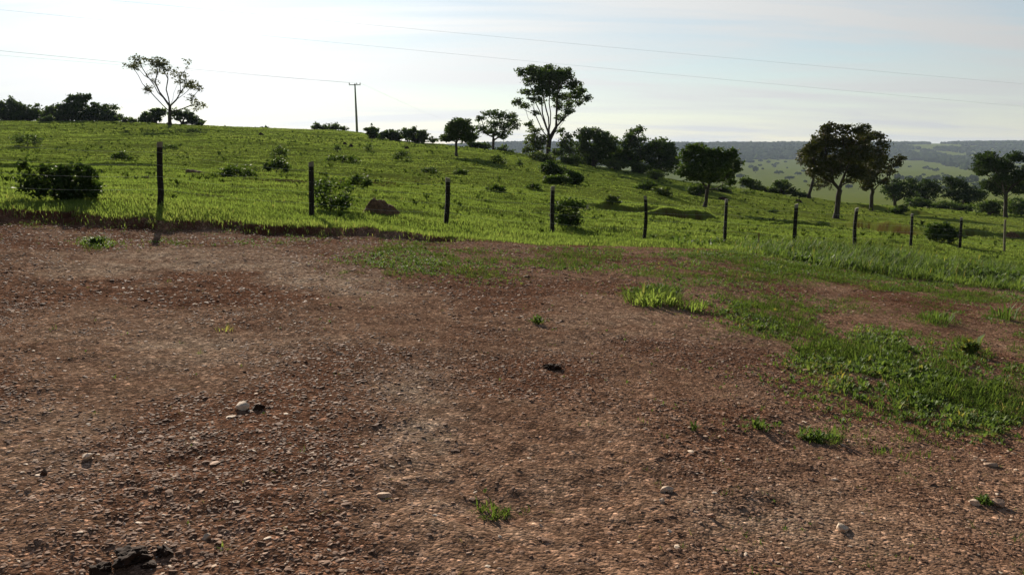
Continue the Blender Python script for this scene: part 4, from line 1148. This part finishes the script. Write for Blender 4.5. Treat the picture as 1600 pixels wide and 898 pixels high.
# ------------------------------------------------------------------ fence
P0 = np.array([-6.9, 16.8]); DP = np.array([2.60, 1.63])
POSTS = [(250, 222, 253, 326), (486, 253, 487, 339), (700, 278, 697, 356), (864, 291, 863, 370), (1008, 306, 1006, 368), (1135, 311, 1132, 376),
         (1245, 319, 1241, 379), (1339, 325, 1336, 382), (1426, 334, 1423, 382), (1503, 340, 1499, 394), (1571, 343, 1569, 396)]
post_tops, post_bases = [], []
LAB = ['first and tallest dark post, bent near its foot, beside the bright wires', 'second dark post with the leafy bush at its side',
       'third dark post, tilting right, between the earth mound and the rounded bush', 'fourth dark post, straight, touching the rounded dark bush',
       'fifth dark post, bowed, short of the leaning tree', 'sixth dark post in front of the leaning tree shadow',
       'seventh dark post, right of the thin orange stake', 'eighth dark post just right of the broadest tree trunk',
       'ninth short dark post, left of the round gully bush', 'tenth dark post, right of the round gully bush',
       'pale grey thin last post below the right edge tree']
for i, (u1, v1, u0, v0) in enumerate(POSTS):
    t0 = ray(u0, v0)[0]
    # where the fence line crosses this bearing
    k = (t0 * P0[1] - P0[0]) / (DP[0] - t0 * DP[1])
    b2 = P0 + k * DP
    d = b2[1]; s = d / F
    gz = Hs(b2[0], d)
    base = np.array([b2[0], d, gz])
    top = W(u1, v1, d)
    height = max(top[2] - gz, .9)
    rg = np.random.default_rng(40 + i)
    pale = i == 10
    r = (.042 if pale else rg.uniform(.045, .066))
    lean = np.array([top[0] - base[0], rg.normal(0, .02), height])
    bow = rg.normal(0, .022)
    if i == 0: bow = -.02
    if i == 4: bow = .04
    def section(q0, q1, nseg, grow=1.0):
        V, Fq, Ft = [], [], []
        n = 10
        shape = 1 + .16 * np.array([vnoise(np.array([a * 2.1 + i * 7]), np.array([.5]), 77)[0] - .5 for a in range(n)]) * 2
        qs = np.linspace(q0, q1, nseg)
        ang = np.linspace(0, 2 * math.pi, n, endpoint=False)
        for q in qs:
            c = lean * q + np.array([bow * math.sin(q * math.pi), 0, 0])
            if i == 0 and q < .18: c = c + np.array([-.035 * (1 - q / .18), 0, 0])
            rad = r * grow * (1 - .12 * q) * shape * (1 + .07 * (vnoise(np.arange(n) * .9, np.full(n, q * 9 + i), 78) - .5))
            V.append(np.stack([c[0] + np.cos(ang) * rad, c[1] + np.sin(ang) * rad, np.full(n, c[2])], -1))
        Vv = np.vstack(V)
        a = np.arange(nseg - 1)[:, None] * n; j = np.arange(n)[None]; j2 = (j + 1) % n
        Fq = np.stack([a + j, a + j2, a + n + j2, a + n + j], -1).reshape(-1, 4)
        tilt = rg.uniform(-.35, .35)
        topc = Vv[-n:].mean(0)
        Vv[-n:, 2] += (Vv[-n:, 0] - topc[0]) * tilt
        Vv = np.vstack([Vv, [topc]])
        jj = np.arange(n)
        Ft = np.stack([np.full(n, len(Vv) - 1), (nseg - 1) * n + jj, (nseg - 1) * n + (jj + 1) % n], -1)
        return Vv, [Fq, Ft]
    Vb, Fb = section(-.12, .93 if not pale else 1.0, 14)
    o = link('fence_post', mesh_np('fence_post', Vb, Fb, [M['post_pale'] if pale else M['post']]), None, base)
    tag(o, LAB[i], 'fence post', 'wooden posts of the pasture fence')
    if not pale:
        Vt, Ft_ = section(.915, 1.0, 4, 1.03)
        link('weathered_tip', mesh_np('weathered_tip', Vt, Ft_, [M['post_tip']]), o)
    post_bases.append(base); post_tops.append(base + lean)

# wires run on past both ends of the fence
WL = ['topmost fence wire, glinting left of the first post', 'second fence wire down, glinting left of the first post', 'third fence wire down, crossing the wide glossy bush', 'lowest fence wire, close to the grass tips']
def ext_post(k):
    b = P0 + k * DP
    return np.array([b[0], b[1], Hs(b[0], b[1])]), np.array([0, 0, 1.3])
for wi, fr in enumerate((.84, .64, .46, .26)):
    pts = []
    allp = [ext_post(-4), ext_post(-3), ext_post(-2), ext_post(-1)] + [(b, t - b) for b, t in zip(post_bases, post_tops)] + [ext_post(11), ext_post(12)]
    q = [b + l * fr + np.array([0, -.065, 0]) for b, l in allp]
    for a, b in zip(q[:-1], q[1:]):
        for s in np.linspace(0, 1, 6)[:-1]:
            p = a + (b - a) * s; p[2] -= .045 * 4 * s * (1 - s)
            pts.append(p)
    pts.append(q[-1])
    V, Fq, Ft = [], [], []
    tube(pts, [.0017] * len(pts), 5, True, V, Fq, Ft)
    me = mesh_np('fence_wire', np.vstack(V), [np.vstack(Fq), np.vstack(Ft)], [M['wire']], smooth=True)
    tag(link('fence_wire', me), WL[wi], 'wire', 'wires of the pasture fence')

# thin orange stake
p = np.array([ray(1185, 383)[0] * 25.0, 25.0]); gz = Hs(*p)
V, Fq, Ft = [], [], []
tube([(p[0], p[1], gz - .1), (p[0] + .005, p[1], gz + .12), (p[0], p[1], gz + .36)], [.022, .021, .018], 6, True, V, Fq, Ft)
c = np.array([p[0], p[1], gz])
tag(link('stake', mesh_np('stake', np.vstack(V) - c, [np.vstack(Fq), np.vstack(Ft)], [M['stake']]), None, c), 'short thin orange brown stake in the grass between two fence posts', 'stake')

# ------------------------------------------------------------------ utility pole and power lines
pd = 150.0
pb_ = np.array([ray(558, 206)[0] * pd, pd]); pz = Hs(*pb_)
ptop = W(554.5, 131, pd)
ph = ptop[2] - pz
pole = empty('utility_pole', (pb_[0], pb_[1], pz), 'single grey utility pole with crossarm on the ridge', 'utility pole')
V, Fq, Ft = [], [], []
lx = ptop[0] - pb_[0]
tube([(0, 0, -.6), (lx * .3, 0, ph * .3), (lx * .7, 0, ph * .7), (lx, 0, ph)], [.22, .20, .15, .12], 10, True, V, Fq, Ft)
link('shaft', mesh_np('shaft', np.vstack(V), [np.vstack(Fq), np.vstack(Ft)], [M['concrete']], smooth=True), pole)
def boxmesh(name, c, s, mat):
    x, y, z = [q / 2 for q in s]
    v = np.array([(a, b, e) for a in (-x, x) for b in (-y, y) for e in (-z, z)]) + np.array(c)
    f = np.array([(0, 1, 3, 2), (4, 6, 7, 5), (0, 4, 5, 1), (2, 3, 7, 6), (0, 2, 6, 4), (1, 5, 7, 3)])
    return mesh_np(name, v, f, [mat])
link('crossarm', boxmesh('crossarm', (lx, -.17, ph - .22), (2.0, .11, .13), M['steel']), pole)
ins = []
for dx in (-.92, .35, .92):
    V, Fq, Ft = [], [], []
    tube([(lx + dx, -.17, ph - .155), (lx + dx, -.17, ph - .06), (lx + dx, -.17, ph - .04), (lx + dx, -.17, ph + .06), (lx + dx, -.17, ph + .14)], [.03, .03, .11, .09, .04], 8, True, V, Fq, Ft)
    link('insulator', mesh_np('insulator', np.vstack(V), [np.vstack(Fq), np.vstack(Ft)], [M['ceramic']], smooth=True), pole)
    ins.append(np.array([pb_[0] + lx + dx, pb_[1] - .17, pz + ph + .14]))

def cable(label, pts, sag, r, group):
    out = []
    for a, b in zip(pts[:-1], pts[1:]):
        a, b = np.array(a), np.array(b)
        for s in np.linspace(0, 1, 24)[:-1]:
            q = a + (b - a) * s; q[2] -= sag * 4 * s * (1 - s); out.append(q)
    out.append(np.array(pts[-1]))
    V, Fq, Ft = [], [], []
    tube(out, [r] * len(out), 5, True, V, Fq, Ft)
    me = mesh_np('power_line', np.vstack(V), [np.vstack(Fq), np.vstack(Ft)], [M['cable']], smooth=True)
    return tag(link('power_line', me), label, 'power line', group)
PL = 'power lines crossing the sky'
A_ = W(0, 76, 95); dirv = (A_ - ins[0]); far = ins[0] + dirv * 1.7
cable('wire from the left edge of the photo to the utility pole crossarm', [far, ins[0]], .25, .014, PL)
A_ = W(0, 83, 95); far = ins[1] + (A_ - ins[1]) * 1.7
cable('fainter wire running just below the other pole wire to the left edge', [far, ins[1]], .25, .008, PL)
cable('faint wire running down from the utility pole behind the round tree', [ins[2], W(700, 190, 215), W(770, 226, 300)], .2, .008, PL)
a, b = W(0, 8, 52), W(1600, 163, 82)
cable('lower long wire crossing the whole sky above the tallest tree', [a + (a - b) * .5, a + (b - a) * 1.35], 0.35, .005, PL)
a, b = W(250, 0, 57), W(1600, 128, 82)
cable('upper long wire crossing the sky from the bright glare to the right edge', [a + (a - b) * .7, a + (b - a) * 1.35], 0.35, .005, PL)

# ------------------------------------------------------------------ single weeds on the lot
def weed(label, u, v, w, h, mat='weed', nb=50, kind='blade', tone=.5, name='weed', leanm=.6):
    p = ground_hit(u, v); s = p[1] / F
    n = nb
    a = RNG.uniform(0, 6.283, n); r = RNG.random(n) ** .7 * w * s * (.46 if kind == 'blade' else .36)
    P = np.stack([np.cos(a) * r, np.sin(a) * r, np.full(n, -.01)], -1)
    ln = h * s * RNG.uniform(.6, 1.35, n)
    if kind == 'blade':
        V, Fc, T = blades(P, a + RNG.normal(0, .5, n), ln, np.clip(RNG.normal(leanm, .25, n), .05, 1.3), ln * RNG.uniform(.05, .10, n) + .003, np.clip(RNG.normal(tone, .15, n), 0, 1))
    else:
        V, Fc, T = sprigs(P[:, 0], P[:, 1], P[:, 2] + RNG.random(n) * h * s * .45, ln * .9, np.clip(RNG.normal(tone, .12, n), 0, 1), per=6)
    me = mesh_np(name, V, Fc, [M[mat]], T)
    return tag(link(name, me, None, (p[0], p[1], Hs(*p))), label, 'weed' if name == 'weed' else 'grass tuft', 'single weeds growing on the lot')
weed('large bright green grass tuft at the left end of the weedy strip', 1020, 474, 96, 28, 'grass', 240, tone=.55, name='grass_tuft', leanm=1.0)
weed('grass tuft growing right beside the large bright green tuft', 1072, 482, 70, 20, 'grass', 100, tone=.5, name='grass_tuft', leanm=1.0)
weed('small feathery weed alone in the front middle gravel', 770, 804, 54, 22, 'lot_grass', 60, tone=.5, leanm=.9)
weed('tiny bright sprout near the pale stone by the black clods', 348, 858, 22, 14, 'grass', 9, tone=.7, name='grass_tuft', leanm=.9)
weed('green weed clump on bare gravel left of the weed patch', 1278, 690, 76, 22, 'weed', 26, 'leaf', .5)
weed('low sprawling weed on gravel left of the green weed clump', 1190, 670, 40, 16, 'weed', 16, 'leaf', .55)
weed('dark weed beside the pale stones at the lot edge', 1540, 787, 34, 18, 'weed', 16, 'leaf', .4)
weed('tiny weed on bare gravel below the sparse grass band', 838, 505, 34, 16, 'weed', 16, 'leaf', .4)
weed('yellow green leafy weed in the bare red soil of the weed patch', 1512, 552, 36, 26, 'weed', 36, 'leaf', .8)
weed('upright dark weed standing on the strip below the left bank', 152, 384, 28, 16, 'weed', 30, 'leaf', .25)
weed('tiny dark weed in the middle gravel', 1085, 672, 14, 14, 'weed', 8, 'leaf', .3)
weed('tiny dry brown weed on the sandy left part of the lot', 350, 516, 36, 12, 'grass', 26, tone=.97, name='grass_tuft', leanm=.9)
weed('bluish grass tuft with pale blades in the red soil on the right', 1462, 502, 50, 22, 'weed', 60, 'blade', .55)
weed('thin upright grass tuft in the red soil near the right edge', 1568, 498, 36, 26, 'weed', 34, 'blade', .6)

# ------------------------------------------------------------------ far country
def far_hit(t, v):
    u = 800 + t * F
    return hit_base(u, v, lambda x, y: H(x, y))

def blob_mesh(name, lumps, mat, seed=0):
    V, Fc, T = [], [], []
    o = 0
    for (c, r, tone) in lumps:
        q = 1 + RNG.normal(0, .16, (12, 1))
        v = ICO_V * q * np.array(r) + np.array(c)
        V.append(v); Fc.append(ICO_F + o); T.append(np.full(12, tone) + RNG.normal(0, .15, 12)); o += 12
    return mesh_np(name, np.vstack(V), np.vstack(Fc), [mat], np.clip(np.concatenate(T), 0, 1))

def build_forest():
    # woodland on the far hillside and its crest
    n = 42000
    d = np.sqrt(RNG.uniform(1500 ** 2, 3300 ** 2, n)); t = RNG.uniform(-.15, .78, n)
    x = t * d; y = d; z = H(x, y)
    u, v = to_px(x, y, z)
    m = np.zeros(n)
    crest = np.interp(u, [500, 1000, 1150, 1290, 1400, 1500, 1600, 1800], [256, 256, 245, 242, 242, 236, 238, 238])
    m = np.maximum(m, sstep(8, -5, v - crest - 18 * (fbm(x / 160., y / 160., 402, 3) - .5)))
    clear = fbm(x / 200., y / 420., 405, 4)
    th = .53 + .3 * (1 - sstep(1360, 1480, u))
    m *= sstep(0, -.06, clear - th)
    # tongues of wood running down the right-hand hill
    ax = np.abs((v - (246 + (u - 1450) * .17)) / 7.0)
    m = np.maximum(m, (u > 1440) * (u < 1545) * sstep(1.3, .5, ax + (fbm(x / 120., y / 200., 403, 3) - .5) * 1.6))
    m = np.maximum(m, (u > 1410) * (u < 1465) * sstep(1.2, .4, np.abs(v - 246) / 5))
    m = np.maximum(m, .35 * (u > 1500) * sstep(.52, .66, fbm(x / 120., y / 120., 404, 3)))
    k = RNG.random(n) < m
    x, y, z = x[k], y[k], z[k]
    n = len(x)
    r = RNG.uniform(5.0, 9.5, n)
    V = ICO_V[None] * (1 + RNG.normal(0, .18, (n, 12, 1))) * np.stack([r, r, r * RNG.uniform(.55, .9, n)], -1)[:, None, :]
    V += np.stack([x, y, z + r * .55], -1)[:, None, :]
    Fc = (np.arange(n)[:, None, None] * 12 + ICO_F[None]).reshape(-1, 3)
    T = np.clip(np.repeat(RNG.normal(.4, .2, n), 12) + RNG.normal(0, .12, n * 12), 0, 1)
    tag(link('forest', mesh_np('forest', V.reshape(-1, 3), Fc, [M['wood_far']], T)), 'hazy dark woodland covering the far ridge', 'forest', kind='stuff')
build_forest()

def crown_proto(name, n=34):
    lumps = []
    for i in range(n):
        a = RNG.uniform(0, 6.283); e = RNG.random() ** .5
        lumps.append(((math.cos(a) * e * .42, math.sin(a) * e * .42, .30 + RNG.random() * .55 * (1 - .5 * e)), (.17, .17, .13), RNG.normal(.4, .2)))
    lumps.append(((0, 0, .14), (.04, .04, .2), .1))
    return blob_mesh(name, lumps, M['wood_far'])
protos = [crown_proto('distant_tree') for _ in range(5)]
def far_tree(u, v, hpx, wpx, label, group, cat='tree', name='distant_tree'):
    p = hit_base(u, v, H)
    if p is None or p[1] < 250: return
    o = link(name, random.choice(protos), None, (p[0], p[1], Hs(*p) - .3))
    s = p[1] / F
    o.scale = (wpx * s, wpx * s, hpx * s * 1.35); o.rotation_euler = (0, 0, random.uniform(0, 6.28))
    tag(o, label, cat, group)
rs = random.Random(5)
cnt = 0
LBL = 'small hazy tree dotting the far pale valley pasture'
while cnt < 110:
    u = rs.uniform(1150, 1600)
    v = rs.choice([rs.gauss(254, 5), rs.gauss(262, 6), rs.uniform(250, 300)])
    if v < 247 or v > 300: continue
    sz = rs.uniform(2.2, 4.6) * (1 + max(0, v - 255) / 45)
    far_tree(u, v, sz, sz * rs.uniform(1.1, 2.4), LBL, 'trees dotting the far valley pasture')
    cnt += 1
far_tree(1180, 271, 11, 9, 'lone hazy tree in the far valley left of the two-humped shrub', 'trees dotting the far valley pasture')
far_tree(1214, 272, 6, 5, 'hazy tree in the far valley above the two-humped shrub', 'trees dotting the far valley pasture')
VB = 'bluish trees in the valley behind the dip trees'
for i in range(34):
    u = rs.uniform(1395, 1530); v = rs.uniform(281, 292)
    far_tree(u, v, rs.uniform(6, 12), rs.uniform(7, 13), 'bluish hazy tree in the valley row behind the dark dip trees', VB)

# ------------------------------------------------------------------ light, sky
SUN_AZ, SUN_EL = math.radians(-20), math.radians(21)
sd = Vector((math.sin(SUN_AZ) * math.cos(SUN_EL), math.cos(SUN_AZ) * math.cos(SUN_EL), math.sin(SUN_EL)))
ld = bpy.data.lights.new('sun', 'SUN'); ld.energy = 5.0; ld.angle = math.radians(.55); ld.color = (1.0, .90, .76)
lo = bpy.data.objects.new('sun', ld); COL.objects.link(lo)
lo.rotation_euler = sd.to_track_quat('Z', 'Y').to_euler()

world = bpy.data.worlds.new('World'); scene.world = world; world.use_nodes = True
nt = world.node_tree; ns = nt.nodes; L = nt.links; ns.clear()
sky = ns.new('ShaderNodeTexSky'); sky.sky_type = 'NISHITA'; sky.sun_disc = False
sky.sun_elevation = SUN_EL; sky.sun_rotation = SUN_AZ; sky.air_density = 1.0; sky.dust_density = .1; sky.ozone_density = 1.5
tc = ns.new('ShaderNodeTexCoord')
nrm = ns.new('ShaderNodeVectorMath'); nrm.operation = 'NORMALIZE'; L.new(tc.outputs['Generated'], nrm.inputs[0])
sep = ns.new('ShaderNodeSeparateXYZ'); L.new(nrm.outputs[0], sep.inputs[0])
den = math_n(ns, L, 'ADD', math_n(ns, L, 'MAXIMUM', sep.outputs['Z'], 0.0), .13)
cx = math_n(ns, L, 'DIVIDE', sep.outputs['X'], den); cy = math_n(ns, L, 'DIVIDE', sep.outputs['Y'], den)
cmb = ns.new('ShaderNodeCombineXYZ'); L.new(cx, cmb.inputs[0]); L.new(cy, cmb.inputs[1])
mp = N(ns, 'ShaderNodeMapping', inputs={'Rotation': (0, 0, math.radians(-14)), 'Scale': (.30, 1.15, 1), 'Location': (1.7, .4, 0)}); L.new(cmb.outputs[0], mp.inputs[0])
nz = N(ns, 'ShaderNodeTexNoise', inputs={'Scale': 1.35, 'Detail': 7, 'Roughness': .56, 'Distortion': .5}); L.new(mp.outputs[0], nz.inputs['Vector'])
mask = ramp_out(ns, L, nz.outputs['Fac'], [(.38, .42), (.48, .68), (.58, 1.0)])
dt = ns.new('ShaderNodeVectorMath'); dt.operation = 'DOT_PRODUCT'; L.new(nrm.outputs[0], dt.inputs[0]); dt.inputs[1].default_value = sd
cosp = math_n(ns, L, 'MAXIMUM', dt.outputs['Value'], 0.0)
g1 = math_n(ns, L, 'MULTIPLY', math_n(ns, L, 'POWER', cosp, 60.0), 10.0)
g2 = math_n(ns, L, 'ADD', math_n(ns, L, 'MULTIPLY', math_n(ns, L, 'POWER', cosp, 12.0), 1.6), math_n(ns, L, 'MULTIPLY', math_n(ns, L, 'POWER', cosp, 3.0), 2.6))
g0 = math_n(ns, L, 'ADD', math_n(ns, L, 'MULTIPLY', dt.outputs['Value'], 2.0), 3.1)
br = math_n(ns, L, 'ADD', math_n(ns, L, 'ADD', g1, g2), math_n(ns, L, 'MAXIMUM', g0, 2.0))  # floor brightens the unseen sky behind the camera, added to fill camera-facing foliage
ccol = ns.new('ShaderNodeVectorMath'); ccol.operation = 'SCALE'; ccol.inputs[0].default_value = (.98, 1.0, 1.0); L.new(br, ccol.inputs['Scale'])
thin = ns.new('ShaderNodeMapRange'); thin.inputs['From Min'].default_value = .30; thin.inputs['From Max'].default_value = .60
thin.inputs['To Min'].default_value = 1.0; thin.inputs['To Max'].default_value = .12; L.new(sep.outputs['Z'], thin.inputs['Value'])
mask = math_n(ns, L, 'MULTIPLY', mask, thin.outputs['Result'])  # clouds thinned overhead, out of view, to deepen shadows on the ground
clear = ns.new('ShaderNodeVectorMath'); clear.operation = 'SCALE'; clear.inputs['Scale'].default_value = .82; L.new(sky.outputs[0], clear.inputs[0])
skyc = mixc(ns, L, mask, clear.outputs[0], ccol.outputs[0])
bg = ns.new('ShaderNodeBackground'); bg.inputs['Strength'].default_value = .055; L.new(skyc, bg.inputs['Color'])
wo = ns.new('ShaderNodeOutputWorld'); L.new(bg.outputs[0], wo.inputs[0])

# ------------------------------------------------------------------ haze
def build_haze():
    m, nt, ns, L = new_mat('valley_haze')
    pv = ns.new('ShaderNodeVolumePrincipled')
    pv.inputs['Color'].default_value = (.68, .82, 1.0, 1); pv.inputs['Density'].default_value = .00008; pv.inputs['Anisotropy'].default_value = .0
    out = ns.new('ShaderNodeOutputMaterial'); L.new(pv.outputs[0], out.inputs['Volume'])
    me = boxmesh('haze', (0, 0, 8), (13000, 13000, 108), m)
    tag(link('haze', me), 'thin bluish haze over the valley', 'haze', kind='stuff')
build_haze()

# ------------------------------------------------------------------ camera and output
cd = bpy.data.cameras.new('camera'); cd.sensor_width = 36; cd.lens = 36 * F / 1600; cd.clip_start = .05; cd.clip_end = 20000
co = bpy.data.objects.new('camera', cd); COL.objects.link(co)
co.location = (0, 0, CAMH); co.rotation_euler = (math.pi / 2 - TH, 0, 0)
scene.camera = co
scene.view_settings.view_transform = 'Standard'; scene.view_settings.look = 'None'
scene.view_settings.exposure = 1.15; scene.view_settings.gamma = 1
scene.render.engine = 'CYCLES'
scene.cycles.max_bounces = 5; scene.cycles.diffuse_bounces = 2; scene.cycles.glossy_bounces = 2; scene.cycles.transmission_bounces = 3
scene.cycles.transparent_max_bounces = 4; scene.cycles.volume_bounces = 0
scene.cycles.use_denoising = True
